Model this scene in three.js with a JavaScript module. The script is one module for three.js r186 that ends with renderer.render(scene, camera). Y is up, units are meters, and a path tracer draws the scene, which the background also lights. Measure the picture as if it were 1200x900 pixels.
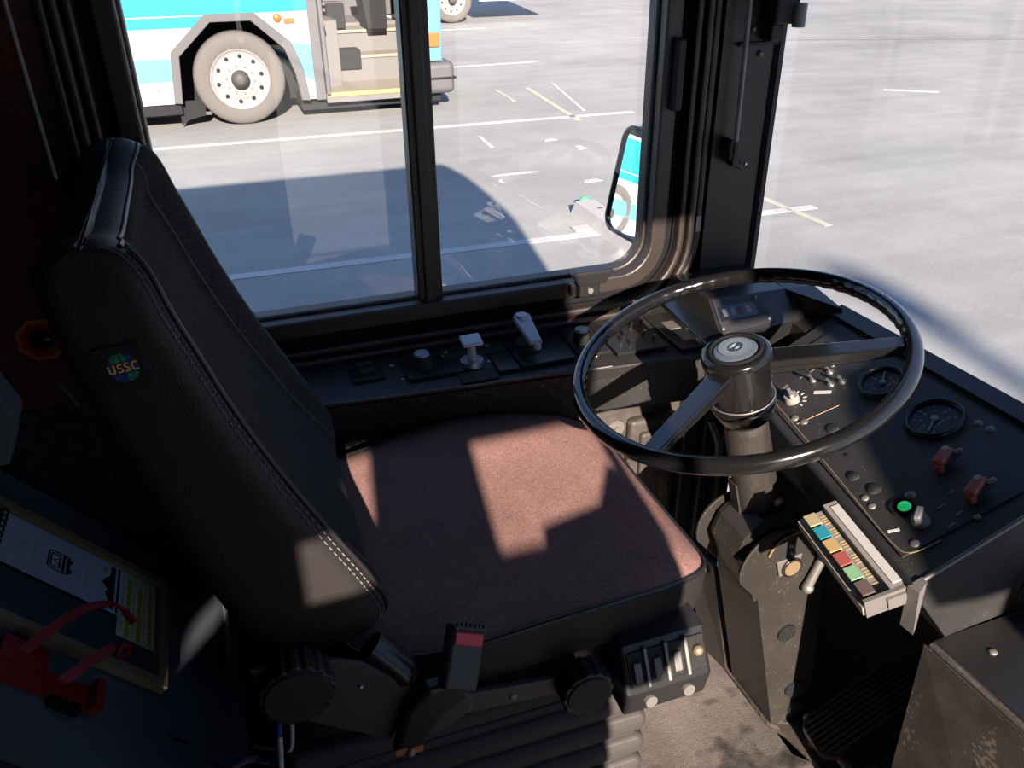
import * as THREE from 'three';
import { RoundedBoxGeometry } from 'three/addons/geometries/RoundedBoxGeometry.js';
import { mergeGeometries } from 'three/addons/utils/BufferGeometryUtils.js';

// ---------------------------------------------------------------- camera, sky, sun, exposure
const scene = new THREE.Scene();
const D = Math.PI / 180, V = (x, y, z) => new THREE.Vector3(x, y, z);
const camera = new THREE.PerspectiveCamera(2 * Math.atan(450 / 985) / D, 4 / 3, 0.02, 300);
camera.position.set(0, 1.43, 0);
camera.rotation.order = 'YXZ';
camera.rotation.set(-29 * D, -19 * D, -0.65 * D);

function skyTexture() {
  const w = 64, h = 64, a = new Float32Array(w * h * 4);
  for (let j = 0; j < h; j++) {
    const e = Math.max(0, ((j + 0.5) / h - 0.5) * 2), k = Math.pow(e, 0.55);
    for (let i = 0; i < w; i++) a.set([0.58 - 0.45 * k, 0.80 - 0.48 * k, 1.18 - 0.34 * k, 1], (j * w + i) * 4);
  }
  const t = new THREE.DataTexture(a, w, h, THREE.RGBAFormat, THREE.FloatType);
  t.mapping = THREE.EquirectangularReflectionMapping; t.magFilter = THREE.LinearFilter; t.needsUpdate = true;
  return t;
}
scene.background = skyTexture();
scene.backgroundIntensity = 0.9;
const SUN = V(0.14, -0.44, -1).normalize();                      // the way the light travels
const sun = new THREE.DirectionalLight(new THREE.Color(1, 0.875, 0.76), 16.4);
sun.position.copy(SUN).multiplyScalar(-30); sun.target.position.set(0, 0, 0);
sun.castShadow = true; sun.shadow.radius = 1; sun.shadow.mapSize.set(4096, 4096);
Object.assign(sun.shadow.camera, { left: -16, right: 16, top: 16, bottom: -16, near: 1, far: 70 });
scene.add(sun, sun.target);
const renderer = new THREE.WebGLRenderer({ antialias: true });
renderer.toneMapping = THREE.LinearToneMapping;
renderer.toneMappingExposure = 1.0;
renderer.shadowMap.enabled = true;

// ---------------------------------------------------------------- helpers
let seed = 7; const rnd = () => (seed = (seed * 16807) % 2147483647) / 2147483647;
function makeNoise(n, s0) {                                       // tiling value noise
  let s = s0; const r = () => (s = (s * 16807) % 2147483647) / 2147483647;
  const g = Float32Array.from({ length: n * n }, r), sm = (t) => t * t * (3 - 2 * t);
  return (u, v) => {
    u = ((u % 1) + 1) % 1 * n; v = ((v % 1) + 1) % 1 * n;
    const i = Math.floor(u), j = Math.floor(v), a = sm(u - i), b = sm(v - j), i1 = (i + 1) % n, j1 = (j + 1) % n; const I = i % n, J = j % n;
    return (g[J * n + I] * (1 - a) + g[J * n + i1] * a) * (1 - b) + (g[j1 * n + I] * (1 - a) + g[j1 * n + i1] * a) * b;
  };
}
const N4 = makeNoise(4, 11), N8 = makeNoise(8, 21), N16 = makeNoise(16, 31), N32 = makeNoise(32, 41), N64 = makeNoise(64, 51), N128 = makeNoise(128, 61);
const fbm = (u, v) => 0.34 * N4(u, v) + 0.26 * N8(u, v) + 0.18 * N16(u, v) + 0.12 * N32(u, v) + 0.1 * N64(u, v);
function tex(size, f, srgb, rep = 1) {
  const a = new Uint8Array(size * size * 4);
  for (let j = 0; j < size; j++) for (let i = 0; i < size; i++) {
    const c = f(i / size, j / size), o = (j * size + i) * 4;
    for (let k = 0; k < 3; k++) a[o + k] = Math.max(0, Math.min(255, 255 * (Array.isArray(c) ? c[k] : c)));
    a[o + 3] = 255;
  }
  const t = new THREE.DataTexture(a, size, size); t.wrapS = t.wrapT = THREE.RepeatWrapping; t.magFilter = THREE.LinearFilter; t.minFilter = THREE.LinearMipmapLinearFilter; t.generateMipmaps = true;
  if (srgb) t.colorSpace = THREE.SRGBColorSpace;
  t.repeat.set(rep, rep); t.needsUpdate = true; return t;
}
function canvasTex(w, h, draw) {
  const c = document.createElement('canvas'); c.width = w; c.height = h; draw(c.getContext('2d'), w, h);
  const t = new THREE.CanvasTexture(c); t.colorSpace = THREE.SRGBColorSpace; return t;
}
const lin = (r, g, b) => new THREE.Color().setRGB(r, g, b);
const std = (o) => new THREE.MeshStandardMaterial(o), phy = (o) => new THREE.MeshPhysicalMaterial(o);

// uv in metres from the dominant axis of each face
function muv(g) {
  g = g.index ? g.toNonIndexed() : g; const p = g.attributes.position, n = g.attributes.normal, uv = new Float32Array(p.count * 2);
  for (let i = 0; i < p.count; i += 3) {
    let nx = 0, ny = 0, nz = 0; for (let k = 0; k < 3; k++) { nx += n.getX(i + k); ny += n.getY(i + k); nz += n.getZ(i + k); }
    nx = Math.abs(nx); ny = Math.abs(ny); nz = Math.abs(nz);
    for (let k = 0; k < 3; k++) {
      const x = p.getX(i + k), y = p.getY(i + k), z = p.getZ(i + k), o = (i + k) * 2;
      if (nx >= ny && nx >= nz) { uv[o] = z; uv[o + 1] = y; } else if (ny >= nz) { uv[o] = x; uv[o + 1] = z; } else { uv[o] = x; uv[o + 1] = y; }
    }
  }
  g.setAttribute('uv', new THREE.BufferAttribute(uv, 2)); return g;
}
const clean = (g) => { g = g.index ? g.toNonIndexed() : g; for (const k of Object.keys(g.attributes)) if (!['position', 'normal', 'uv'].includes(k)) g.deleteAttribute(k); return g; };
const join = (l) => mergeGeometries(l.map(clean));
const rb = (x0, x1, y0, y1, z0, z1, r = 0.004) => {               // rounded box by its limits
  const w = Math.abs(x1 - x0), h = Math.abs(y1 - y0), d = Math.abs(z1 - z0);
  return new RoundedBoxGeometry(w, h, d, 2, Math.min(r, w / 2.01, h / 2.01, d / 2.01)).translate((x0 + x1) / 2, (y0 + y1) / 2, (z0 + z1) / 2);
};
const bx = (w, h, d, r = 0.002) => new RoundedBoxGeometry(w, h, d, 2, Math.min(r, w / 2.01, h / 2.01, d / 2.01));
const UP = V(0, 1, 0);
const aim = (g, from, dir) => g.applyQuaternion(new THREE.Quaternion().setFromUnitVectors(UP, dir.clone().normalize())).translate(from.x, from.y, from.z);
function rod(a, b, r, seg = 16, r2 = r) { const d = b.clone().sub(a); return aim(new THREE.CylinderGeometry(r2, r, d.length(), seg).translate(0, d.length() / 2, 0), a, d); }
const tube = (pts, r, seg = 40, rad = 8, closed = false) => new THREE.TubeGeometry(new THREE.CatmullRomCurve3(pts, closed), seg, r, rad, closed);
const lathe = (pts, seg = 40) => new THREE.LatheGeometry(pts.map(([x, y]) => new THREE.Vector2(x, y)), seg);
function poly(pts, depth, bevel = 0.002, holes = []) {            // prism in xy, from z = 0 to depth
  const s = new THREE.Shape(pts.map(([x, y]) => new THREE.Vector2(x, y)));
  for (const h of holes) s.holes.push(new THREE.Path(h.map(([x, y]) => new THREE.Vector2(x, y))));
  return new THREE.ExtrudeGeometry(s, { depth: depth - 2 * bevel, bevelEnabled: bevel > 0, bevelSize: bevel, bevelThickness: bevel, bevelOffset: -bevel, bevelSegments: 2, curveSegments: 16 }).translate(0, 0, bevel);
}
function rrect(x0, x1, y0, y1, r, n = 8) {                        // points of a rounded rectangle
  const out = []; for (const [cx, cy, a] of [[x1 - r, y0 + r, -90], [x1 - r, y1 - r, 0], [x0 + r, y1 - r, 90], [x0 + r, y0 + r, 180]])
    for (let i = 0; i <= n; i++) { const t = (a + 90 * i / n) * D; out.push([cx + r * Math.cos(t), cy + r * Math.sin(t)]); }
  return out;
}
function quad(a, b, c, d) {                                       // flat sheet a b c d, uv (0,0) (1,0) (1,1) (0,1)
  const g = new THREE.BufferGeometry();
  g.setAttribute('position', new THREE.Float32BufferAttribute([a, b, c, a, c, d].flatMap((v) => [v.x, v.y, v.z]), 3));
  g.setAttribute('uv', new THREE.Float32BufferAttribute([0, 0, 1, 0, 1, 1, 0, 0, 1, 1, 0, 1], 2)); g.computeVertexNormals(); return g;
}
function hexa(b, t) {                                             // solid between two quads (4 points each)
  const f = [[b[3], b[2], b[1], b[0]], t, ...[0, 1, 2, 3].map((i) => [b[i], b[(i + 1) % 4], t[(i + 1) % 4], t[i]])];
  return join(f.map((q) => quad(...q)));
}
const used = {};
function numbered(n) { const k = used[n] = (used[n] ?? -1) + 1; return k ? n + '_' + String(k).padStart(3, '0') : n; }
function thing(name, label, category, base = V(0, 0, 0), group) {
  const o = new THREE.Group(); o.name = numbered(name); o.position.copy(base); o.userData = { label, category }; if (group) o.userData.group = group;
  o.userData.base = undefined; delete o.userData.base; scene.add(o); bases.set(o, base.clone()); return o;
}
const bases = new Map();
function put(name, g, m, parent, label) {                         // g is in world metres; parent is a thing or a part
  const gs = Array.isArray(g) ? join(g) : g, o = new THREE.Mesh(gs, m); o.name = name; o.castShadow = o.receiveShadow = true;
  let b = bases.get(parent); if (b) gs.translate(-b.x, -b.y, -b.z); bases.set(o, b || V(0, 0, 0));
  if (label) o.userData.label = label; parent.add(o); return o;
}
function struct(name, g, m, label, category) {
  const gs = Array.isArray(g) ? join(g) : g, o = new THREE.Mesh(gs, m); o.name = name; o.castShadow = o.receiveShadow = true; o.userData = { kind: 'structure', label, category };
  bases.set(o, V(0, 0, 0)); scene.add(o); return o;
}
function one(name, g, m, label, category, group) {
  const gs = Array.isArray(g) ? join(g) : g, o = new THREE.Mesh(gs, m); o.name = numbered(name); o.castShadow = o.receiveShadow = true; o.userData = { label, category }; if (group) o.userData.group = group;
  bases.set(o, V(0, 0, 0)); scene.add(o); return o;
}

// ---------------------------------------------------------------- materials
const grain = tex(256, (u, v) => 0.5 + 0.5 * (N128(u, v) - 0.5) + 0.5 * (N64(u * 2, v * 2) - 0.5), false, 6);
const leatherB = tex(256, (u, v) => { const a = N64(u, v), b = N32(u * 2 + 0.3, v * 2); return 0.4 + 0.5 * Math.abs(a - b) * 2; }, false, 9);
const weaveB = tex(256, (u, v) => 0.5 + 0.35 * Math.sin(u * 2 * Math.PI * 64) * Math.sin(v * 2 * Math.PI * 64) + 0.3 * (N128(u, v) - 0.5), false, 8);
const fabricC = tex(512, (u, v) => { const k = 0.84 + 0.22 * (N128(u * 2, v * 2) - 0.5) + 0.14 * (N64(u * 3, v * 3) - 0.5) + 0.16 * (fbm(u, v) - 0.5); return [0.625 * k, 0.475 * k, 0.445 * k]; }, true, 3);
const fabricD = tex(512, (u, v) => { const k = 0.82 + 0.3 * (N128(u, v) - 0.5) + 0.25 * (N64(u * 3, v * 3) - 0.5); return [0.25 * k, 0.235 * k, 0.235 * k]; }, true, 3);
const wornC = tex(512, (u, v) => {                                // black paint, dusty and nicked
  const k = fbm(u, v), d = N128(u * 3, v * 3) > 0.93 && N32(u, v) > 0.55 ? 0.25 : 0, b = 0.155 + 0.10 * (k - 0.5) + d; return [b * 1.03, b * 0.98, b * 0.94];
}, true, 1.6);
const speckC = tex(512, (u, v) => { const d = N128(u * 2, v * 2) > 0.86 && N32(u, v) > 0.55 ? 0.5 : 0, b = 0.11 + d; return [b, b, b]; }, true, 3);
const dirtC = tex(1024, (u, v) => {                               // rubber floor with ground-in dirt
  const k = fbm(u, v), st = fbm(u + 0.37, v + 0.61), f = N128(u * 4, v * 4), dark = st < 0.42 ? (0.42 - st) * 1.6 : 0, b = 0.405 + 0.28 * (k - 0.5) + 0.09 * (f - 0.5) - dark; return [b * 1.02, b * 0.93, b * 0.88];
}, true, 1.1);
const rustC = tex(512, (u, v) => {
  const k = fbm(u * 2, v * 2), s = N128(u, v) * 0.5 + N16(u, v) * 0.5, w = s > 0.72 ? 0.14 : 0, b = 0.235 + 0.20 * (k - 0.5) + w; return [b * 1.06, b * 0.96, b * 0.88];
}, true, 1.5);
const asphaltC = tex(2048, (u, v) => {
  const k = fbm(u, v), c = fbm(u * 3 + 0.2, v * 3), f = N128(u * 12, v * 12), str = N4(u, v * 4) * 0.5 + N16(u, v * 6) * 0.5, b = 0.575 + 0.12 * (k - 0.5) + 0.10 * (c - 0.5) + 0.05 * (f - 0.5) + 0.07 * (str - 0.5);
  return [b * 0.995, b * 0.99, b * 0.965];
}, true, 1 / 14);
const woodC = tex(512, (u, v) => { const w = N8(u * 0.5, v) + 0.5 * N64(u * 0.25, v) + 0.35 * N128(u * 0.5, v * 2), k = 0.5 + 0.5 * Math.sin(w * 16); const b = 0.16 + 0.10 * k; return [b * 1.5, b * 0.62, b * 0.46]; }, true, 1.6);

const M = {
  plastic: std({ color: lin(0.013, 0.0125, 0.012), roughness: 0.42, bumpMap: grain, bumpScale: 0.0004 }),
  satin: std({ color: lin(0.014, 0.0135, 0.0135), roughness: 0.3 }),
  gloss: phy({ color: lin(0.007, 0.007, 0.0075), roughness: 0.16, clearcoat: 0.6, clearcoatRoughness: 0.1 }),
  rubber: std({ color: lin(0.013, 0.0125, 0.012), roughness: 0.7, bumpMap: grain, bumpScale: 0.0005 }),
  frame: std({ color: lin(0.026, 0.019, 0.016), roughness: 0.42 }),
  matte: phy({ color: lin(0.008, 0.008, 0.0085), roughness: 0.85, specularIntensity: 0.3 }),
  panel: std({ map: wornC, roughness: 0.55, bumpMap: grain, bumpScale: 0.0004 }),
  speck: std({ map: speckC, roughness: 0.6, bumpMap: grain, bumpScale: 0.0005 }),
  column: std({ map: wornC, color: lin(1.7, 1.6, 1.5).multiplyScalar(0.9), roughness: 0.42, metalness: 0.1, bumpMap: grain, bumpScale: 0.0004 }),
  vinyl: phy({ color: lin(0.022, 0.0185, 0.0175), roughness: 0.5, specularIntensity: 0.55, bumpMap: leatherB, bumpScale: 0.0004 }),
  vinylEdge: std({ color: lin(0.014, 0.014, 0.015), roughness: 0.4 }),
  seatFabric: phy({ map: fabricC, roughness: 1, specularIntensity: 0.15, bumpMap: weaveB, bumpScale: 0.0006 }),
  backFabric: phy({ map: fabricD, roughness: 1, specularIntensity: 0.2, bumpMap: weaveB, bumpScale: 0.0006 }),
  thread: std({ color: lin(0.15, 0.14, 0.135), roughness: 0.8 }),
  grey: std({ color: lin(0.10, 0.12, 0.14), roughness: 0.6, bumpMap: grain, bumpScale: 0.0003 }),
  greyLight: std({ color: lin(0.24, 0.25, 0.25), roughness: 0.6 }),
  tan: std({ color: lin(0.30, 0.23, 0.12), roughness: 0.6 }),
  red: std({ color: lin(0.30, 0.008, 0.010), roughness: 0.35 }),
  redSwitch: phy({ color: lin(0.45, 0.09, 0.05), roughness: 0.35, transmission: 0.25, thickness: 0 }),
  redButton: std({ color: lin(0.72, 0.05, 0.08), roughness: 0.4 }),
  chrome: std({ color: lin(0.62, 0.62, 0.62), roughness: 0.22, metalness: 1 }),
  steel: std({ color: lin(0.42, 0.41, 0.40), roughness: 0.4, metalness: 0.9 }),
  dullSteel: std({ color: lin(0.22, 0.20, 0.18), roughness: 0.5, metalness: 0.6 }),
  alu: std({ color: lin(0.30, 0.27, 0.25), roughness: 0.45, metalness: 0.3 }),
  brass: std({ color: lin(0.30, 0.21, 0.12), roughness: 0.45, metalness: 0.5 }),
  floor: std({ map: dirtC, roughness: 0.85, bumpMap: grain, bumpScale: 0.0008 }),
  rust: std({ map: rustC, roughness: 0.6, bumpMap: grain, bumpScale: 0.00015 }),
  asphalt: std({ map: asphaltC, roughness: 0.95 }),
  linePaint: std({ color: lin(0.43, 0.43, 0.42), roughness: 0.85 }),
  yellowPaintOrReflection: std({ color: lin(0.42, 0.40, 0.31), roughness: 0.85 }),
  concreteWhite: std({ color: lin(0.40, 0.37, 0.36), roughness: 0.8 }),
  wood: std({ map: woodC, roughness: 0.45 }),
  white: std({ color: lin(0.40, 0.42, 0.45), roughness: 0.4 }),
  cyan: std({ color: lin(0.004, 0.25, 0.34), roughness: 0.4 }),
  paleCyan: std({ color: lin(0.10, 0.27, 0.34), roughness: 0.4 }),
  busGrey: std({ color: lin(0.085, 0.083, 0.088), roughness: 0.6 }),
  under: std({ color: lin(0.012, 0.012, 0.014), roughness: 0.9 }),
  tyre: std({ color: lin(0.115, 0.105, 0.098), roughness: 0.9 }),
  rim: std({ color: lin(0.25, 0.235, 0.23), roughness: 0.6 }),
  hubGrease: std({ color: lin(0.06, 0.055, 0.053), roughness: 0.6 }),
  stepTan: std({ color: lin(0.25, 0.22, 0.18), roughness: 0.8 }),
  stepGrey: std({ color: lin(0.14, 0.135, 0.13), roughness: 0.8 }),
  yellow: std({ color: lin(0.30, 0.24, 0.10), roughness: 0.6 }),
  amber: std({ color: lin(0.34, 0.12, 0.03), roughness: 0.35 }),
  glass: phy({ color: 0xffffff, roughness: 0, transmission: 1, thickness: 0, ior: 1.5 }),
  mirror: std({ color: lin(0.9, 0.92, 0.95), roughness: 0.01, metalness: 1 }),
  ceilingPaint: std({ color: lin(0.08, 0.08, 0.08), roughness: 0.8 }),
  interiorDark: std({ color: lin(0.03, 0.029, 0.029), roughness: 0.75 }),
  knobBlue: std({ color: lin(0.34, 0.40, 0.50), roughness: 0.3 }),
  green: std({ color: lin(0.03, 0.6, 0.2), emissive: lin(0.03, 0.9, 0.28), emissiveIntensity: 0.35, roughness: 0.3 }),
  orange: std({ color: lin(0.45, 0.12, 0.02), roughness: 0.6 }),
  wireBlue: std({ color: lin(0.02, 0.06, 0.35), roughness: 0.5 }),
  wireWhite: std({ color: lin(0.5, 0.48, 0.45), roughness: 0.5 }),
  redDim: std({ color: lin(0.12, 0.01, 0.01), roughness: 0.5 }),
  bellows: std({ color: lin(0.055, 0.046, 0.043), roughness: 0.6, bumpMap: grain, bumpScale: 0.0004 }),
  dustyAlu: std({ color: lin(0.15, 0.135, 0.128), roughness: 0.5, metalness: 0.2 }),
  paleMetal: std({ color: lin(0.50, 0.53, 0.58), roughness: 0.4, metalness: 0.2 }),
  buckle: std({ color: lin(0.05, 0.044, 0.041), roughness: 0.5 }),
  leaf: std({ color: lin(0.10, 0.35, 0.17), roughness: 0.5 }),
};

// ================================================================ OUTSIDE GROUND
const G = -0.75;
const ground = struct('ground', muv(rb(-70, 70, G - 0.3, G, -90, 40, 0.01)), M.asphalt, 'pale worn asphalt of the bus yard', 'ground');
const strip = (x0, z0, x1, z1, w, m = M.linePaint, nm = 'line_or_reflection') => {
  const a = V(x0, 0, z0), b = V(x1, 0, z1), L = a.distanceTo(b), g = bx(L, 0.006, w, 0.002); g.rotateY(-Math.atan2(z1 - z0, x1 - x0)); g.translate((x0 + x1) / 2, G + 0.003, (z0 + z1) / 2);
  return put(nm, g, m, ground);
};
strip(-7, -10.25, 5.1, -9.95, 0.10); strip(-7, -5.97, 4.73, -5.76, 0.10); strip(-7, -14.2, 5.5, -14.45, 0.10); strip(-7, -19.3, 6.2, -19.7, 0.10);
strip(4.44, -12.1, 4.25, -9.75, 0.08, M.yellowPaintOrReflection); strip(4.93, -12.3, 4.55, -10.25, 0.05, M.linePaint); strip(2.86, -9.35, 2.83, -8.8, 0.05); strip(3.97, -12.1, 3.93, -11.2, 0.05, M.yellowPaintOrReflection);
strip(9.06, -10.02, 9.63, -9.57, 0.10); strip(4.45, -6.35, 4.52, -5.3, 0.07, M.yellowPaintOrReflection);  // yellow strip across the parking line is a windscreen reflection laid on as colour
strip(8.5, -16.2, 40, -3.1, 0.05, std({ color: lin(0.10, 0.10, 0.10), roughness: 0.9 }), 'tar_seam');
for (const [x, z, w, d] of [[3.55, -8.9, 0.16, 0.10], [3.72, -8.45, 0.12, 0.2], [3.3, -7.2, 0.2, 0.1], [2.7, -7.7, 0.5, 0.06], [3.45, -6.7, 0.12, 0.12]]) {
  const g = poly([[-w / 2, -d / 2], [w / 2, -d / 3], [w / 3, d / 2], [-w / 3, d / 3]], 0.004, 0).rotateX(-Math.PI / 2).translate(x, G, z); put('paint_scrap', g, M.linePaint, ground);
}
{ // wheel stop beyond the front of the own bus
  const t = thing('parking_wheel_stop', 'white concrete wheel stop with drain holes lying beside the white parking line', 'wheel stop', V(2.85, G, -5.7));
  const prof = [[-0.13, 0], [0.13, 0], [0.085, 0.1], [-0.085, 0.1]];
  put('block', poly(prof, 1.35, 0.01).translate(2.85, G, -6.35), M.concreteWhite, t);
  for (const z of [-6.1, -5.8, -5.5, -5.2]) put('hole_recess', new THREE.CylinderGeometry(0.022, 0.022, 0.006, 16).translate(2.85 + 0.03, G + 0.1, z), M.dullSteel, t);
  put('leg_plate', rb(2.57, 2.72, G, G + 0.02, -5.98, -5.87, 0.005), M.concreteWhite, t);
  one('green_bottle', [aim(new THREE.SphereGeometry(0.05, 16, 10), V(2.9, G + 0.05, -6.46), UP), rod(V(2.9, G + 0.05, -6.46), V(3.0, G + 0.03, -6.46), 0.018)], M.leaf, 'crumpled green plastic bottle at the end of the white wheel stop', 'bottle');
}
{ // pole whose shadow crosses the asphalt ahead
  const PX = -0.08, PZ = 25, t = thing('light_pole', 'tall grey yard light pole standing far across the yard behind the open door', 'pole', V(PX, G, PZ));
  put('shaft', rod(V(PX, G, PZ), V(PX, 11.9, PZ), 0.13, 20, 0.09), M.busGrey, t); put('base', rb(PX - 0.35, PX + 0.35, G, G + 0.6, PZ - 0.35, PZ + 0.35, 0.03), M.concreteWhite, t); put('lamp_head', rb(PX - 0.14, PX + 0.14, 11.9, 12.05, PZ - 0.5, PZ + 0.3, 0.03), M.busGrey, t);
}

// ================================================================ THE OWN BUS: SHELL
const ZW = -1.5;                                                  // inner face of the left wall
const WX0 = -0.10, WX1 = 0.807, WY0 = 0.785, WY1 = 1.5;           // clear glass of the driver's window
const grow = (k, r0 = 0.06) => rrect(WX0 - k, WX1 + k, WY0 - k, WY1 + k, r0 + k);
const SX0 = -7;                                                   // rear end of the modelled shell
const sideWins = [rrect(-5.6, -4.6, 0.9, 1.5, 0.08)];
{
  const out = [[SX0, -0.42], [1.08, -0.42], [1.08, 2.2], [SX0, 2.2]];
  const arch = []; for (let i = 0; i <= 20; i++) { const a = Math.PI * i / 20; arch.push([-1.7 + 0.62 * Math.cos(a), -0.25 + 0.6 * Math.sin(a)]); }
  const outA = [[SX0, -0.42], [-2.32, -0.42], ...arch.reverse(), [-1.08, -0.42], [1.08, -0.42], [1.08, 2.2], [SX0, 2.2]];
  const wl = struct('wall_left', muv(poly(outA, 0.05, 0, [grow(0.03), ...sideWins]).translate(0, 0, ZW - 0.05)), M.interiorDark, 'dark inner side wall beside the driver', 'wall');
  put('outer_skin', poly(outA, 0.012, 0, [grow(0.03), ...sideWins]).translate(0, 0, ZW - 0.063), M.white, wl, 'white painted outside of the bus');
  put('outer_stripe', rb(SX0, 1.05, 0.35, 0.62, ZW - 0.07, ZW - 0.062, 0.001), M.cyan, wl, 'turquoise stripe');
  put('wood_panel', muv(rb(-1.6, -0.206, 0.6, 2.0, ZW, ZW + 0.012, 0.003)), M.wood, wl, 'dark red wood grain laminate');
  for (const w of sideWins) put('window_pane', poly(w, 0.005, 0).translate(0, 0, ZW - 0.03), M.glass, wl);
  put('lower_lining', muv(rb(-0.6, 1.0, 0.0, 0.68, ZW, ZW + 0.015, 0.002)), M.speck, wl);
}
{ // driver's side window
  const w = struct('window_1', poly(grow(0.052), 0.035, 0.004, [grow(0.0)]).translate(0, 0, ZW - 0.035), M.frame, 'black framed sliding side window beside the driver seat', 'window');
  // gasket ridges around it
  put('inner_frame', poly(grow(0.040), 0.03, 0.004, [grow(0.006)]).translate(0, 0, ZW), M.frame, w);
  put('track', poly(grow(0.062), 0.012, 0.003, [grow(0.040)]).translate(0, 0, ZW), M.matte, w);
  for (const [a, b, h] of [[0.062, 0.076, 0.042], [0.080, 0.094, 0.05], [0.098, 0.112, 0.044]]) put('gasket_ridge', poly(grow(b), h, 0.005, [grow(a)]).translate(0, 0, ZW), M.frame, w);
  put('gasket_base', poly(grow(0.114), 0.02, 0.002, [grow(0.060)]).translate(0, 0, ZW), M.matte, w);
  put('mullion', [rb(0.323, 0.372, WY0 - 0.02, WY1 + 0.02, ZW - 0.03, ZW + 0.012, 0.004), rb(0.336, 0.358, WY0 - 0.02, WY1 + 0.02, ZW + 0.01, ZW + 0.02, 0.003)], M.frame, w);
  put('glass_pane', rb(WX0 - 0.01, 0.34, WY0 - 0.01, WY1 + 0.01, ZW - 0.012, ZW - 0.008, 0.001), M.glass, w);
  put('glass_pane', poly(rrect(0.35, WX1 + 0.01, WY0 - 0.01, WY1 + 0.01, 0.06), 0.004, 0).translate(0, 0, ZW - 0.024), M.glass, w);
  put('pull_handle', [rb(0.828, 0.848, 1.105, 1.235, ZW + 0.028, ZW + 0.05, 0.006), rb(0.832, 0.844, 1.12, 1.22, ZW + 0.02, ZW + 0.04, 0.003)], M.plastic, w);
  const l = put('latch', [poly([[0.625, 0.808], [0.712, 0.808], [0.698, 0.782], [0.640, 0.782]], 0.012, 0.003).translate(0, 0, ZW + 0.052), poly([[0.622, 0.0], [0.715, 0.0], [0.705, 0.03], [0.632, 0.03]], 0.008, 0.003).rotateX(-Math.PI / 2).translate(0, 0.803, ZW + 0.062)], M.satin, w);
  put('latch_base', rb(0.645, 0.690, 0.752, 0.784, ZW + 0.028, ZW + 0.056, 0.005), M.satin, l); put('latch_screw', new THREE.CylinderGeometry(0.006, 0.006, 0.004, 12).rotateX(Math.PI / 2).translate(0.667, 0.768, ZW + 0.058), M.dullSteel, l);
  put('latch_ear', rb(0.628, 0.640, 0.757, 0.782, ZW + 0.03, ZW + 0.05, 0.004), M.satin, l);
}
{ // left windscreen pillar
  const p = struct('trim_1', hexa([V(0.925, 0.55, ZW), V(0.925, 0.55, ZW + 0.045), V(1.04, 0.55, ZW + 0.05), V(1.06, 0.55, ZW)], [V(0.925, 2.1, ZW), V(0.925, 2.1, ZW + 0.045), V(1.04, 2.1, ZW + 0.05), V(1.06, 2.1, ZW)]), M.frame, 'black windscreen pillar in front of the side window', 'pillar');
  put('edge_strip', hexa([V(1.035, 0.55, ZW + 0.052), V(1.045, 0.55, ZW + 0.055), V(1.088, 0.55, ZW + 0.01), V(1.088, 0.55, ZW - 0.05)], [V(1.035, 2.1, ZW + 0.052), V(1.045, 2.1, ZW + 0.055), V(1.088, 2.1, ZW + 0.01), V(1.088, 2.1, ZW - 0.05)]), M.matte, p);
  put('joint_plate', rb(0.955, 1.04, 1.215, 1.222, ZW + 0.04, ZW + 0.056, 0.001), M.plastic, p);
  put('screw', new THREE.SphereGeometry(0.006, 12, 8).translate(0.985, 1.245, ZW + 0.05), M.dullSteel, p);
  put('screw', new THREE.SphereGeometry(0.006, 12, 8).translate(1.005, 1.20, ZW + 0.05), M.dullSteel, p);
  put('reflective_tape', rb(0.902, 0.912, 0.862, 0.895, ZW + 0.05, ZW + 0.0535, 0.001), M.greyLight, p);
}
{ // blind guide rod and clip on the pillar
  const t = thing('blind_rod', 'thin pale metal rod held by a black clip on the windscreen pillar', 'rod', V(0.955, 1.0, ZW + 0.07));
  put('rod', rod(V(0.958, 1.03, ZW + 0.075), V(0.945, 1.75, ZW + 0.075), 0.0045, 12), M.greyLight, t);
  const c = put('clip', [rb(0.942, 0.952, 1.01, 1.05, ZW + 0.045, ZW + 0.082, 0.003), poly([[0.952, 1.0], [0.982, 0.985], [0.982, 1.008], [0.952, 1.022]], 0.016, 0.003).translate(0, 0, ZW + 0.055), rb(0.95, 0.962, 0.998, 1.045, ZW + 0.07, ZW + 0.084, 0.002)], M.plastic, t);
  put('screw', new THREE.SphereGeometry(0.004, 10, 8).translate(0.983, 1.0, ZW + 0.078), M.chrome, c);
  const sb = thing('unseen_side_blind', 'dark roller blind added above the view over the side window to cut sky light', 'blind', V(0.35, 1.6, ZW + 0.07)); put('cloth', rb(-0.235, 0.94, 1.372, 1.80, ZW + 0.066, ZW + 0.070, 0.001), M.matte, sb); put('roller', rod(V(-0.24, 1.81, ZW + 0.075), V(0.94, 1.81, ZW + 0.075), 0.022), M.plastic, sb); put('hem_bar', rb(-0.235, 0.94, 1.365, 1.378, ZW + 0.062, ZW + 0.074, 0.003), M.plastic, sb);  // blind drawn down above the view to cut sky light on the seat
  const f = thing('pillar_box', 'small dark box with silver cylinder fixed high on the windscreen pillar', 'box', V(1.03, 1.25, ZW + 0.08));
  put('box', rb(0.995, 1.045, 1.255, 1.36, ZW + 0.045, ZW + 0.10, 0.006), M.plastic, f); put('cylinder', rod(V(1.045, 1.25, ZW + 0.10), V(1.045, 1.29, ZW + 0.10), 0.012, 16), M.greyLight, f); put('foot', rb(1.0, 1.03, 1.225, 1.255, ZW + 0.05, ZW + 0.085, 0.004), M.plastic, f);
}
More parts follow.
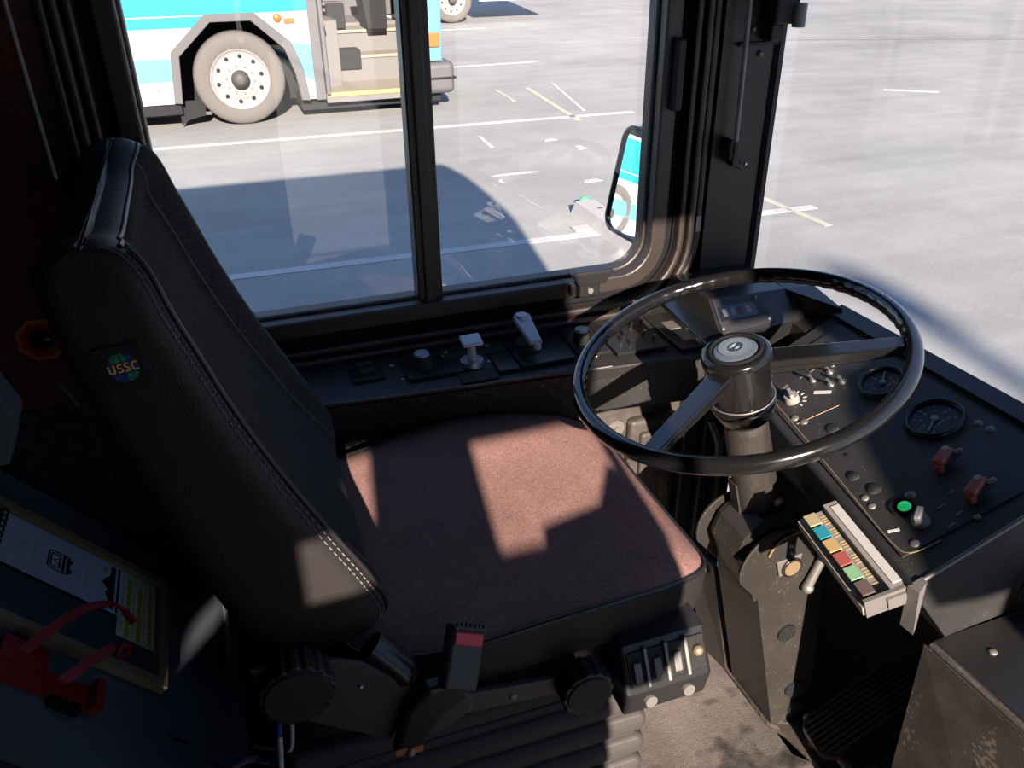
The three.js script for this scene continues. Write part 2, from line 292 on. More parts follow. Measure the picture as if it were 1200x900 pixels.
{ // windscreen, nose, roof, floor, right wall, rear
  const arc = []; for (let i = 0; i <= 24; i++) { const z = -1.5 + 2.5 * i / 24, s = (z + 0.25) / 1.25; arc.push([1.12 + 0.12 * (1 - Math.pow(Math.abs(s), 3)), z]); }
  const sheet = (y0, y1, th) => join(arc.slice(1).map((b, i) => { const a = arc[i]; return hexa([V(a[0], y0, a[1]), V(a[0] + th, y0, a[1]), V(b[0] + th, y0, b[1]), V(b[0], y0, b[1])].reverse(), [V(a[0], y1, a[1]), V(a[0] + th, y1, a[1]), V(b[0] + th, y1, b[1]), V(b[0], y1, b[1])].reverse()); }));
  const win = struct('window_2', sheet(0.36, 1.78, 0.006), M.glass, 'wide curved windscreen in front of the dashboard', 'windscreen');
  put('lower_frame', sheet(0.33, 0.365, 0.02), M.frame, win); put('upper_frame', sheet(1.76, 1.8, 0.02), M.frame, win);
  const wf = struct('wall_front', sheet(-0.45, 0.335, 0.05), M.interiorDark, 'dark panel below the windscreen', 'wall');
  put('front_header', sheet(1.79, 2.2, 0.06), M.white, wf);
  put('bumper', rb(1.0, 1.40, -0.48, -0.15, -1.52, 1.02, 0.06), M.busGrey, wf);
  const roofPts = [[SX0, -1.56], ...arc.map(([x, z]) => [x + 0.06, z]), [SX0, 1.02]];
  struct('ceiling', poly(roofPts.map(([x, z]) => [x, -z]), 0.2, 0.02).rotateX(-Math.PI / 2).translate(0, 2.06, 0), M.ceilingPaint, 'pale ceiling of the bus', 'ceiling');
  const fl = struct('floor', muv(poly([[SX0, 1.5], [0.86, 1.5], [0.86, 0.845], [0.90, 0.80], [0.90, -1.0], [SX0, -1.0]], 0.06, 0).rotateX(-Math.PI / 2).translate(0, -0.06, 0)), M.floor, 'worn grey brown rubber floor around the driver seat', 'floor');
  put('pedal_well', muv(join([rb(0.86, 1.14, -0.2, -0.14, -1.48, -0.3, 0.002), hexa([V(1.11, -0.15, -1.48), V(1.11, -0.15, -0.3), V(1.13, -0.15, -0.3), V(1.13, -0.15, -1.48)], [V(1.14, 0.45, -1.48), V(1.14, 0.45, -0.3), V(1.16, 0.45, -0.3), V(1.16, 0.45, -1.48)])])), M.panel, fl);
  const trimP = [[0.845, -1.34], [0.875, -1.34], [0.872, -0.95], [0.90, -0.90], [0.925, -0.85], [0.93, -0.78], [0.905, -0.74], [0.885, -0.80], [0.868, -0.88], [0.85, -0.92]];
  const tr = put('edge_plate', muv(poly(trimP.map(([x, z]) => [x, -z]), 0.008, 0.002).rotateX(-Math.PI / 2).translate(0, 0, 0)), M.rust, fl, 'dirty metal edge plate with bolts');
  for (const [x, z] of [[0.86, -1.22], [0.86, -1.12], [0.862, -1.03], [0.868, -0.945], [0.905, -0.845]]) put('bolt', new THREE.SphereGeometry(0.009, 12, 8).scale(1, 0.6, 1).translate(x, 0.009, z), M.dullSteel, tr);
  const outR = [[SX0, -0.42], [1.12, -0.42], [1.12, 2.2], [SX0, 2.2]], rc = (a, b, c, d) => [[a, c], [b, c], [b, d], [a, d]];
  const wr = struct('wall_right', poly(outR, 0.05, 0, [[[0.165, 0.0], [0.74, 0.0], [0.74, 1.97], [0.29, 1.97], [0.29, 1.42], [0.165, 1.42]], rc(0.03, 0.272, 1.432, 1.585), rc(-0.235, -0.147, 1.49, 1.60), rc(-0.515, -0.472, 1.235, 1.285), ...sideWins]).translate(0, 0, 0.95), M.interiorDark, 'dark wall with open front door and added slots that shape the sun patches', 'wall');  // small slots are invented, cut to throw the sun patches on seat and panel
  for (const w of sideWins) put('window_pane', poly(w, 0.005, 0).translate(0, 0, 0.97), M.glass, wr);
  struct('wall_rear', rb(SX0 - 0.05, SX0, -0.42, 2.2, -1.56, 1.0, 0.01), M.interiorDark, 'dark rear end wall of the bus', 'wall');
  const mr = thing('sun_blocker_mirror', 'unseen black sun blocker in the form of an outside mirror by the front door', 'mirror', V(0.74, 1.2, 1.2));  // mirror added out of view, its outline shaped to shade the dash
  put('housing', poly([[0.532, 1.46], [0.56, 1.425], [0.64, 1.41], [0.86, 1.41], [0.88, 1.45], [0.84, 1.70], [0.80, 1.73], [0.67, 1.71], [0.63, 1.66]], 0.09, 0.015).translate(0, 0, 1.18), M.plastic, mr); put('arm', rod(V(0.85, 1.4, 1.2), V(1.1, 1.7, 1.0), 0.015), M.plastic, mr);
  const fb = thing('sun_blocker_fare_box', 'unseen grey sun blocker in the form of a box on a pedestal behind the camera', 'fare box', V(0.27, 0, 0.45));  // added behind the camera, shaped to trim the sun patch on the cushion
  put('pedestal', rb(0.13, 0.235, 0, 0.75, 0.38, 0.52, 0.01), M.busGrey, fb); put('body', rb(0.12, 0.24, 0.75, 1.03, 0.36, 0.54, 0.02), M.busGrey, fb); put('blocker_head', poly([[0.165, 1.03], [0.29, 1.03], [0.345, 1.09], [0.355, 1.245], [0.335, 1.255], [0.29, 1.215], [0.187, 1.205], [0.165, 1.15]], 0.12, 0.01).translate(0, 0, 0.39), M.plastic, fb);
  const op = thing('sun_blocker_box', 'unseen dark box added above the open front door to block sun', 'box', V(0.68, 1.7, 0.9)); put('case', rb(0.575, 0.80, 1.70, 2.04, 0.82, 0.945, 0.01), M.plastic, op); put('cover', rb(0.60, 0.78, 1.74, 2.0, 0.812, 0.822, 0.004), M.panel, op);  // added out of view to keep sun off the pillar and pod
  const sv = thing('added_sky_visor', 'dark visor added out of view across the upper windscreen to cut sky light', 'visor', V(1.0, 1.6, -0.25)); put('blind', rb(1.085, 1.095, 1.40, 1.98, -1.38, 0.9, 0.003), M.matte, sv); put('roller', rod(V(1.08, 1.99, -1.4), V(1.08, 1.99, 0.92), 0.03), M.plastic, sv); put('pull_bar', rb(1.08, 1.10, 1.385, 1.405, -1.38, 0.9, 0.004), M.plastic, sv);  // added above the view to darken the cab interior
  // front wheels of the own bus, below the floor
  const wh = thing('front_wheel', 'front wheel under the parked bus', 'wheel', V(-1.7, G, -1.4)); put('tyre', new THREE.TorusGeometry(0.37, 0.14, 16, 40).translate(-1.7, G + 0.51, -1.38), M.tyre, wh); put('rim', new THREE.CylinderGeometry(0.3, 0.3, 0.12, 32).rotateX(Math.PI / 2).translate(-1.7, G + 0.51, -1.4), M.rim, wh);
}
{ // cover behind the seat: sloping grey front, black top
  const th = 50 * D, dn = V(Math.cos(th), -Math.sin(th), 0), p0 = V(-0.141, 0.2, 0), at = (s, z, o = 0) => V(p0.x - dn.x * s + Math.sin(th) * o, p0.y - dn.y * s + Math.cos(th) * o, z);
  const h = thing('wheel_housing', 'blue grey sloping housing behind the driver seat with black top', 'housing', V(-0.45, 0, -1.1));
  const top = at(0.50, 0), Z0 = -1.46, Z1 = -0.86;
  put('body', poly([[p0.x, 0.0], [p0.x, p0.y], [top.x, top.y], [-1.0, top.y], [-1.0, 0]], Z1 - Z0, 0.003).translate(0, 0, Z0), M.matte, h);
  const s = put('sloping_panel', hexa([at(0.0, Z0), at(0.0, Z1), at(0.50, Z1), at(0.50, Z0)].reverse(), [at(0.0, Z0, 0.006), at(0.0, Z1, 0.006), at(0.50, Z1, 0.006), at(0.50, Z0, 0.006)].reverse()), M.grey, h, 'blue grey painted panel');
  put('edge_moulding', hexa([at(-0.012, Z0), at(-0.012, Z1), at(0.012, Z1), at(0.012, Z0)].reverse(), [at(-0.012, Z0, 0.018), at(-0.012, Z1, 0.018), at(0.012, Z1, 0.018), at(0.012, Z0, 0.018)].reverse()), M.greyLight, s);
  put('side_edge', rod(at(0.0, Z1, 0.01), at(0.5, Z1, 0.01), 0.010), M.rubber, s);
  for (const [u, z] of [[0.12, -1.02], [0.05, -1.0], [0.2, -0.93]]) put('scratch', poly([[-0.002, -0.02], [0.003, -0.015], [0.002, 0.02]], 0.0015, 0).applyMatrix4(new THREE.Matrix4().makeBasis(V(0, 0, 1), dn.clone().negate(), V(Math.sin(th), Math.cos(th), 0)).setPosition(at(u, z, 0.006))), M.matte, s);
  // picture frame style holder: z from -1.36 to -1.10, s from 0.155 up
  const f = thing('document_holder', 'tan wooden frame holder fixed to the grey panel behind the seat', 'holder', at(0.155, -1.23));
  const bar = (s0, s1, z0, z1, o = 0.022) => hexa([at(s0, z0, 0.006), at(s0, z1, 0.006), at(s1, z1, 0.006), at(s1, z0, 0.006)].reverse(), [at(s0, z0, o), at(s0, z1, o), at(s1, z1, o), at(s1, z0, o)].reverse());
  put('rail', bar(0.155, 0.5, -1.365, -1.348), M.tan, f); put('rail', bar(0.155, 0.5, -1.115, -1.098), M.tan, f); put('rail', bar(0.155, 0.172, -1.348, -1.115), M.tan, f);
  const back = put('backing', bar(0.172, 0.5, -1.348, -1.115, 0.009), std({ color: lin(0.05, 0.062, 0.08), roughness: 0.5 }), f, 'dark blue backing');
  const sheetOf = (s0, s1, z0, z1, o) => join([quad(at(s1, z0, o), at(s0, z0, o), at(s0, z1, o), at(s1, z1, o))]);
  const yellowT = canvasTex(128, 256, (c, w, hh) => { c.fillStyle = '#d8d2b0'; c.fillRect(0, 0, w, hh); for (let i = 0; i < 6; i++) { c.fillStyle = i % 2 ? '#d9b92c' : '#e4ddbd'; c.fillRect(8 + i * 19, 6, 15, hh - 12 - (i * 13) % 40); c.fillStyle = '#6b6340'; for (let k = 0; k < 22; k++) if ((k * 7 + i * 3) % 5) c.fillRect(13 + i * 19, 14 + k * 10, 3, 7); } });
  one('yellow_sheet', sheetOf(0.175, 0.25, -1.347, -1.18, 0.011), std({ map: yellowT, roughness: 0.8, side: THREE.DoubleSide }), 'sheet with yellow highlighted lines in the tan holder', 'paper');
  const pageT = canvasTex(512, 300, (c, w, hh) => {
    c.fillStyle = '#c9d0de'; c.fillRect(0, 0, w, hh); c.fillStyle = '#1b1d26'; c.strokeStyle = '#1b1d26';
    c.save(); c.translate(112, 150); c.rotate(-Math.PI / 2); c.font = '30px serif'; c.textAlign = 'center'; c.fillStyle = '#8b92a5'; c.fillText('F O T C', 0, 0); c.fillRect(-60, 26, 120, 3); c.restore();
    c.lineWidth = 7; c.strokeStyle = '#161821'; c.beginPath(); c.roundRect(196, 96, 84, 110, 16); c.stroke(); c.fillStyle = '#161821'; c.fillRect(252, 92, 12, 118); c.fillRect(270, 100, 10, 104); c.beginPath(); c.roundRect(206, 112, 36, 78, 6); c.stroke(); c.fillRect(284, 108, 8, 26); c.fillRect(284, 168, 8, 26); c.lineWidth = 4; c.beginPath(); c.moveTo(242, 130); c.lineTo(216, 150); c.lineTo(242, 170); c.stroke();
    c.fillStyle = '#8b92a5'; c.fillRect(352, 90, 3, 120);
    c.fillStyle = '#14151d'; c.beginPath(); c.moveTo(476, 20); c.lineTo(476, 285); c.lineTo(455, 285); c.lineTo(452, 220); c.lineTo(430, 190); c.lineTo(420, 160); c.lineTo(446, 130); c.lineTo(436, 110); c.lineTo(452, 60); c.lineTo(462, 20); c.fill(); c.fillRect(486, 14, 10, 276); c.fillStyle = '#5b6070'; c.fillRect(424, 225, 5, 40); c.fillRect(434, 235, 4, 30);
  });
  const nb = thing('spiral_notebook', 'white spiral bound booklet with a printed bus drawing in the tan holder', 'booklet', at(0.37, -1.27));
  put('cover', sheetOf(0.245, 0.475, -1.346, -1.222, 0.014), std({ map: pageT, roughness: 0.8, side: THREE.DoubleSide }), nb);
  for (let k = 0; k < 8; k++) put('spiral_ring', new THREE.TorusGeometry(0.007, 0.0018, 6, 14).applyMatrix4(new THREE.Matrix4().makeBasis(dn, V(Math.sin(th), Math.cos(th), 0), V(0, 0, 1)).setPosition(at(0.476, -1.338 + k * 0.0155, 0.015))), M.matte, nb);
  // red bracket for a fire extinguisher
  const r = thing('extinguisher_bracket', 'bright red metal fire extinguisher bracket with two curved arms on the grey panel', 'bracket', at(0.34, -1.02));
  const bp = (s0, s1, z0, z1, o0, o1) => hexa([at(s0, z0, o0), at(s0, z1, o0), at(s1, z1, o0), at(s1, z0, o0)].reverse(), [at(s0, z0, o1), at(s0, z1, o1), at(s1, z1, o1), at(s1, z0, o1)].reverse());
  put('back_plate', [bp(0.275, 0.47, -1.04, -1.0, 0.007, 0.016), bp(0.275, 0.288, -1.045, -0.992, 0.016, 0.035), bp(0.455, 0.47, -1.06, -0.985, 0.016, 0.035), bp(0.36, 0.43, -1.075, -1.03, 0.007, 0.02)], M.red, r);
  const arm = (pts, w) => { const c = new THREE.CatmullRomCurve3(pts.map((p) => V(...p))), q = c.getPoints(20); return join(q.slice(1).map((b, i) => { const a = q[i]; return hexa([at(a.x - w, a.y, a.z), at(a.x + w, a.y, a.z), at(b.x + w, b.y, b.z), at(b.x - w, b.y, b.z)], [at(a.x - w, a.y, a.z + 0.004), at(a.x + w, a.y, a.z + 0.004), at(b.x + w, b.y, b.z + 0.004), at(b.x - w, b.y, b.z + 0.004)]); })); };
  put('arm', arm([[0.40, -1.05, 0.018], [0.375, -1.09, 0.05], [0.34, -1.13, 0.072], [0.30, -1.155, 0.078], [0.275, -1.15, 0.075]], 0.009), M.red, r); put('arm', arm([[0.335, -1.025, 0.018], [0.315, -1.05, 0.04], [0.295, -1.075, 0.055], [0.28, -1.09, 0.06]], 0.010), M.red, r);
  put('hook', new THREE.TorusGeometry(0.010, 0.004, 8, 20).rotateY(0.7).translate(...at(0.268, -1.085, 0.062).toArray()), M.red, r); put('hook', rod(at(0.282, -1.153, 0.077), at(0.262, -1.14, 0.075), 0.006), M.red, r);
  put('rubber_foot', bp(0.30, 0.345, -0.998, -0.985, 0.007, 0.02), M.matte, r);
  // left-hand things against the wall
  const gb = thing('grey_box', 'light grey metal box on the wall behind the driver seat', 'box', V(-0.46, 0.6, -1.42)); put('case', poly([[-0.55, 0.62], [-0.425, 0.62], [-0.39, 0.705], [-0.44, 0.86], [-0.55, 0.86]], 0.07, 0.004).translate(0, 0, -1.48), M.greyLight, gb); put('lid_edge', rb(-0.55, -0.44, 0.86, 0.868, -1.485, -1.41, 0.003), M.grey, gb);
  const st = thing('octagon_sticker', 'orange ringed octagonal sticker on the wood grain wall', 'sticker', V(-0.345, 0.83, -1.486));
  const oct = (rr, z) => new THREE.CylinderGeometry(rr, rr, 0.001, 8).rotateY(22.5 * D).rotateX(Math.PI / 2).translate(-0.337, 0.808, z);
  put('outer_ring', oct(0.040, -1.4868), M.orange, st); put('red_ring', oct(0.033, -1.4858), M.red, st); put('centre', oct(0.021, -1.4848), M.matte, st); put('mark', rb(-0.333, -0.322, 0.806, 0.810, -1.4846, -1.4838, 0.0004), M.leaf, st);
  const cr = thing('curtain_rod', 'thin grey upright rod in front of the wood grain wall', 'rod', V(-0.245, 1.08, -1.46)); put('rod', rod(V(-0.242, 1.085, -1.45), V(-0.252, 1.8, -1.46), 0.0035, 12), M.greyLight, cr); put('hook', [rod(V(-0.242, 1.085, -1.45), V(-0.242, 1.075, -1.48), 0.005), rb(-0.225, -0.208, 1.072, 1.088, -1.488, -1.455, 0.003)], M.plastic, cr); put('screw', new THREE.SphereGeometry(0.005, 10, 8).translate(-0.214, 1.083, -1.453), M.steel, cr);
  const wr = thing('wire_bundle', 'loose blue and white wires under the rear of the driver seat', 'wires', V(-0.1, 0.3, -0.85));
  const wire = (p, m, r2 = 0.003) => put('wire', tube(p.map((q) => V(...q)), r2, 30, 6), m, wr);
  wire([[-0.1, 0.34, -0.93], [-0.06, 0.40, -0.86], [-0.04, 0.47, -0.8], [-0.03, 0.56, -0.78]], M.wireWhite); wire([[-0.11, 0.33, -0.93], [-0.07, 0.38, -0.86], [-0.055, 0.48, -0.8], [-0.045, 0.56, -0.78]], M.wireBlue, 0.004);
  wire([[-0.05, 0.52, -0.78], [-0.055, 0.45, -0.76], [-0.03, 0.39, -0.75], [0.05, 0.35, -0.74]], M.wireWhite, 0.0035); wire([[-0.13, 0.32, -0.92], [-0.10, 0.35, -0.90], [-0.07, 0.35, -0.88]], M.wireWhite, 0.005);
  wire([[-0.14, 0.33, -0.93], [-0.09, 0.355, -0.89], [-0.05, 0.43, -0.82]], M.wireBlue, 0.004);
}

// ================================================================ DRIVER SEAT
{
  const t = thing('driver_seat', 'black air suspension driver seat with brown fabric cushion and high winged back', 'seat', V(0.25, 0, -1.03));
  // backrest: sections up the height, each a boxy loop; front third is fabric
  const ZC = -1.025, sec = [[0.634, 0.045, 0.0], [0.64, 0.078, -0.035], [0.656, 0.102, -0.055], [0.685, 0.113, -0.072], [0.73, 0.098, -0.088], [0.81, 0.058, -0.112], [0.915, 0.008, -0.138], [1.0, -0.026, -0.158], [1.06, -0.046, -0.170], [1.11, -0.063, -0.177], [1.135, -0.070, -0.181], [1.153, -0.077, -0.180], [1.166, -0.087, -0.172], [1.174, -0.100, -0.160], [1.1775, -0.115, -0.146], [1.178, -0.128, -0.133]];
  const cf = new THREE.CatmullRomCurve3(sec.map(([y, f, b]) => V(f, y, b)), false, 'centripetal'), MJ = 70, K = 128, rows = [];
  const halfW = (y) => 0.253 - 0.03 * Math.pow(Math.max(0, (0.70 - y) / 0.07), 2) - 0.022 * Math.pow(Math.max(0, (y - 1.08) / 0.11), 2);
  const pw = (c, e) => Math.sign(c) * Math.pow(Math.abs(c), e), ss = (a, b, x) => { x = Math.max(0, Math.min(1, (x - a) / (b - a))); return x * x * (3 - 2 * x); };
  const SEAM = 0.25;                                              // share of the turn: the front corner
  function pt(j, k) {
    const q = cf.getPoint(j / MJ), a = (k / K) * 2 * Math.PI, w = halfW(q.y), c = Math.cos(a), s = Math.sin(a), xc = (q.x + q.z) / 2, hx = (q.x - q.z) / 2;
    let x = xc + hx * pw(c, 0.30), z = ZC + w * pw(s, 0.30); const u = Math.abs((z - ZC) / w), vy = ss(0.64, 0.78, q.y) * (1 - ss(1.12, 1.185, q.y));
    if (c > 0) x -= 0.034 * (1 - ss(0.56, 0.90, u)) * Math.min(1, c * 2) * (0.25 + 0.75 * vy);
    let y = q.y; if (y > 1.05) y -= 0.022 * (1 - ss(0.4, 0.95, u)) * ss(1.05, 1.18, q.y);
    return V(x, y, z);
  }
  for (let j = 0; j <= MJ; j++) { const r = []; for (let k = 0; k < K; k++) r.push(pt(j, k)); rows.push(r); }
  const kc = K / 8, isF = (k) => { const m = k < K / 2 ? k : K - 1 - k; return m < kc; };
  const skin = (sel, caps) => {
    const P = [], id = new Map(), ix = [], get = (j, k) => { k = (k + K) % K; const h = j * K + k; if (!id.has(h)) { id.set(h, P.length / 3); const v = rows[j][k]; P.push(v.x, v.y, v.z); } return id.get(h); };
    for (let j = 0; j < MJ; j++) for (let k = 0; k < K; k++) if (sel(k, j)) { const a = get(j, k), b = get(j, k + 1), c = get(j + 1, k + 1), d = get(j + 1, k); ix.push(a, b, c, a, c, d); if (0) ix.push(0); }
    if (caps) for (const j of [0, MJ]) { const m = P.length / 3, s = rows[j].reduce((q, v) => q.add(v), V(0, 0, 0)).divideScalar(K); P.push(s.x, s.y, s.z); for (let k = 0; k < K; k++) { const a = get(j, k), b = get(j, k + 1); j ? ix.push(a, m, b) : ix.push(a, b, m); } }
    const g = new THREE.BufferGeometry(); g.setAttribute('position', new THREE.Float32BufferAttribute(P, 3));
    for (let i = 0; i < ix.length; i += 3) [ix[i + 1], ix[i + 2]] = [ix[i + 2], ix[i + 1]];
    g.setIndex(ix); g.computeVertexNormals(); return muv(g);
  };
  const JT = MJ - 11;
  put('backrest', skin((k, j) => !isF(k) || j >= JT, true), M.vinyl, t, 'dark vinyl back shell');
  const bf = put('backrest_cover', skin((k, j) => isF(k) && j < JT, false), M.backFabric, t, 'charcoal woven fabric');
  const off = (v, d) => v.clone().add(d);
  for (const [k, s] of [[kc, 1], [K - kc, -1]]) {
    const line = []; for (let j = 3; j <= MJ - 13; j++) line.push(off(rows[j][k], V(0.001, 0, 0.001 * s)));
    put('piping', tube(line, 0.0032, 120, 6), M.vinylEdge, t);
    const st = []; for (const o of [3, 6]) for (let j = 6; j < MJ - 6; j++) for (const f of [0.1, 0.6]) { const kk = k + o * (s > 0 ? 1 : -1); const a = rows[j][kk].clone().lerp(rows[j + 1][kk], f), b = rows[j][kk].clone().lerp(rows[j + 1][kk], f + 0.28); st.push(rod(off(a, V(0.0005, 0, 0.0007 * s)), off(b, V(0.0005, 0, 0.0007 * s)), 0.0009, 5)); }
    if (s > 0) { const o = put('stitching', st, M.thread, t); o.userData.kind = 'stuff'; }
  }
  put('top_seam', tube(Array.from({ length: 2 * kc + 1 }, (_, i) => rows[JT][(i - kc + K) % K].clone()), 0.0028, 80, 6), M.vinylEdge, t);
  for (const s of [-1, 1]) { const line = []; for (let j = 10; j <= MJ - 12; j++) { let best = rows[j][0], bd = 9; for (let k = 0; k < K; k++) if (Math.cos(k / K * 2 * Math.PI) > 0.3) { const v = rows[j][k], d = Math.abs((v.z - ZC) - s * 0.66 * halfW(v.y)); if (d < bd) { bd = d; best = v; } } line.push(V(best.x, best.y, ZC + s * 0.66 * halfW(best.y))); } put('insert_seam', tube(line, 0.0026, 90, 6), M.vinylEdge, bf); }
  // maker's patch on the side of the back
  const patch = canvasTex(256, 256, (c) => {
    c.fillStyle = '#0d0c0e'; c.fillRect(0, 0, 256, 256); c.strokeStyle = '#232226'; c.lineWidth = 4; c.strokeRect(10, 10, 236, 236);
    c.fillStyle = '#1d3a86'; c.beginPath(); c.arc(132, 128, 88, 0, 7); c.fill(); c.save(); c.beginPath(); c.arc(132, 128, 88, 0, 7); c.clip();
    c.fillStyle = '#1f8a56'; c.beginPath(); c.ellipse(120, 70, 46, 34, 0.4, 0, 7); c.fill(); c.beginPath(); c.ellipse(168, 178, 30, 42, 0.5, 0, 7); c.fill();
    c.strokeStyle = '#0b1533'; c.lineWidth = 4; for (let i = -2; i <= 2; i++) { c.beginPath(); c.ellipse(132, 128, Math.abs(i) * 40 + 4, 88, 0, 0, 7); c.stroke(); c.beginPath(); c.moveTo(40, 128 + i * 34); c.lineTo(224, 128 + i * 34); c.stroke(); } c.restore();
    c.font = 'bold 74px sans-serif'; c.textAlign = 'center'; c.lineWidth = 10; c.strokeStyle = '#0a0f22'; c.strokeText('USSC', 130, 154); c.fillStyle = '#e0b060'; c.fillText('USSC', 130, 154);
  });
  const zp = ZC + 0.256;
  put('cloth_patch', quad(V(-0.133, 1.045, zp), V(-0.093, 1.049, zp), V(-0.099, 1.094, zp), V(-0.139, 1.09, zp)), std({ map: patch, roughness: 0.8 }), t, 'square cloth patch with a blue and green globe');
  // cushion
  const CZ = -1.03, XC = 0.322, HX = 0.280, KK = 120, RR = 26;
  const oz = (x) => 0.236 + 0.030 * Math.sin(Math.PI * Math.max(0, Math.min(1, (x - 0.04) / 0.55)));
  const ring = (r, k, dy) => { const a = k / KK * 2 * Math.PI, c = pw(Math.cos(a), 0.30), s = pw(Math.sin(a), 0.30), x = XC + HX * c * r; const xe = XC + HX * c; let y = 0.606 + 0.010 * Math.pow(Math.abs(s * r), 2.5) - 0.022 * Math.pow(r, 9) + 0.022 * Math.pow(Math.abs(s * r), 4) * Math.exp(-Math.pow((x - 0.36) / 0.15, 2)) - 0.022 * Math.pow(Math.max(0, c * r), 8); return V(x, y + dy, CZ + oz(xe) * s * r); };
  const cush = (rings) => { const P = [], ix = []; rings.forEach((f) => { for (let k = 0; k < KK; k++) { const v = f(k); P.push(v.x, v.y, v.z); } }); for (let j = 0; j < rings.length - 1; j++) for (let k = 0; k < KK; k++) { const a = j * KK + k, b = j * KK + (k + 1) % KK, c = b + KK, d = a + KK; ix.push(a, c, b, a, d, c); } const g = new THREE.BufferGeometry(); g.setAttribute('position', new THREE.Float32BufferAttribute(P, 3)); g.setIndex(ix); for (let i = 0; i < ix.length; i += 3) [ix[i + 1], ix[i + 2]] = [ix[i + 2], ix[i + 1]]; g.setIndex(ix); g.computeVertexNormals(); return muv(g); };
  put('cushion_top', cush(Array.from({ length: RR }, (_, i) => (k) => ring(0.001 + 0.999 * Math.pow(i / (RR - 1), 0.7), k, 0))), M.seatFabric, t, 'worn brown fabric cushion top');
  put('cushion_side', cush([[1, 0], [1.012, -0.006], [1.016, -0.02], [1.014, -0.05], [1.0, -0.075], [0.97, -0.085], [0.5, -0.088], [0.01, -0.088]].map(([r, dy]) => (k) => { const v = ring(1, k, dy), o = ring(0, k, 0); return V(XC + (v.x - XC) * r, v.y, CZ + (v.z - CZ) * r); })), M.vinyl, t, 'black vinyl cushion border');
  put('piping', tube(Array.from({ length: KK }, (_, k) => { const v = ring(1, k, -0.001); return V(XC + (v.x - XC) * 1.006, v.y, CZ + (v.z - CZ) * 1.006); }), 0.0042, 240, 6, true), M.vinylEdge, t);
  put('seat_pan', rb(-0.02, 0.53, 0.455, 0.515, -1.27, -0.80, 0.02), M.satin, t);
  // bellows skirt
  [0, 1, 2, 3, 4, 5, 6, 7].forEach((i) => { const y1 = 0.452 - i * 0.052, ins = i === 0 ? 0.012 : 0; put('bellows_fold', rb(-0.06 + ins, 0.487 - ins, y1 - 0.040, y1, -1.28, -0.775 - ins, 0.016), M.bellows, t); put('bellows_groove', rb(-0.045, 0.472, y1 - 0.054, y1 - 0.036, -1.265, -0.788, 0.004), M.bellows, t); });
  // side mechanism
  put('side_plate', poly([[-0.065, 0.685], [0.03, 0.668], [0.06, 0.652], [0.115, 0.590], [0.108, 0.545], [0.083, 0.506], [-0.035, 0.598]], 0.006, 0.001).translate(0, 0, -0.745), M.buckle, t);
  put('plate_screw', new THREE.SphereGeometry(0.004, 10, 8).translate(0.055, 0.615, -0.738), M.steel, t);
  put('arm_pivot', [rod(V(0.075, 0.645, -0.77), V(0.11, 0.605, -0.755), 0.02, 16), new THREE.SphereGeometry(0.02, 16, 10).translate(0.11, 0.605, -0.755)], M.satin, t);
  const knob = (x, y, z, r, n, name, lab) => { const s = new THREE.Shape(); for (let i = 0; i <= n * 4; i++) { const a = i / (n * 4) * 2 * Math.PI, q = i % 4 < 2 ? r : r * 0.93; i ? s.lineTo(q * Math.cos(a), q * Math.sin(a)) : s.moveTo(q, 0); } const k = put(name, new THREE.ExtrudeGeometry(s, { depth: 0.032, bevelEnabled: true, bevelSize: 0.002, bevelThickness: 0.002, bevelSegments: 2 }).translate(x, y, z), M.plastic, t, lab); put('knob_face', new THREE.CylinderGeometry(r * 0.86, r * 0.9, 0.004, 40).rotateX(Math.PI / 2).translate(x, y, z + 0.035), M.plastic, k); };
  knob(-0.018, 0.648, -0.752, 0.043, 17, 'recline_knob', 'large ribbed black hand knob'); knob(0.353, 0.505, -0.752, 0.036, 12, 'tilt_knob', 'ribbed black hand knob');
  put('side_rail', [poly([[0.10, 0.515], [0.20, 0.498], [0.34, 0.483], [0.34, 0.515], [0.22, 0.53], [0.15, 0.545]], 0.01, 0.002).translate(0, 0, -0.76), rb(0.19, 0.36, 0.482, 0.515, -0.80, -0.758, 0.006)], M.buckle, t); put('rail_screw', new THREE.SphereGeometry(0.006, 10, 8).scale(1, 1, 0.5).translate(0.255, 0.505, -0.75), M.dullSteel, t);
  put('belt_stalk', [poly([[0.085, 0.505], [0.118, 0.497], [0.150, 0.548], [0.188, 0.572], [0.178, 0.60], [0.135, 0.60], [0.105, 0.572]], 0.022, 0.006).translate(0, 0, -0.738)], M.vinylEdge, t);
  put('stalk_lobe', poly([[0.125, 0.505], [0.155, 0.508], [0.19, 0.528], [0.197, 0.553], [0.182, 0.566], [0.152, 0.55]], 0.014, 0.004).translate(0, 0, -0.742), M.buckle, t);
  put('anchor_label', [rb(0.085, 0.10, 0.500, 0.512, -0.717, -0.7145, 0.001), rb(0.108, 0.121, 0.497, 0.509, -0.717, -0.7145, 0.001)], M.orange, t, 'pink orange tag'); put('anchor_bolt', new THREE.SphereGeometry(0.007, 12, 8).translate(0.104, 0.502, -0.716), M.brass, t);
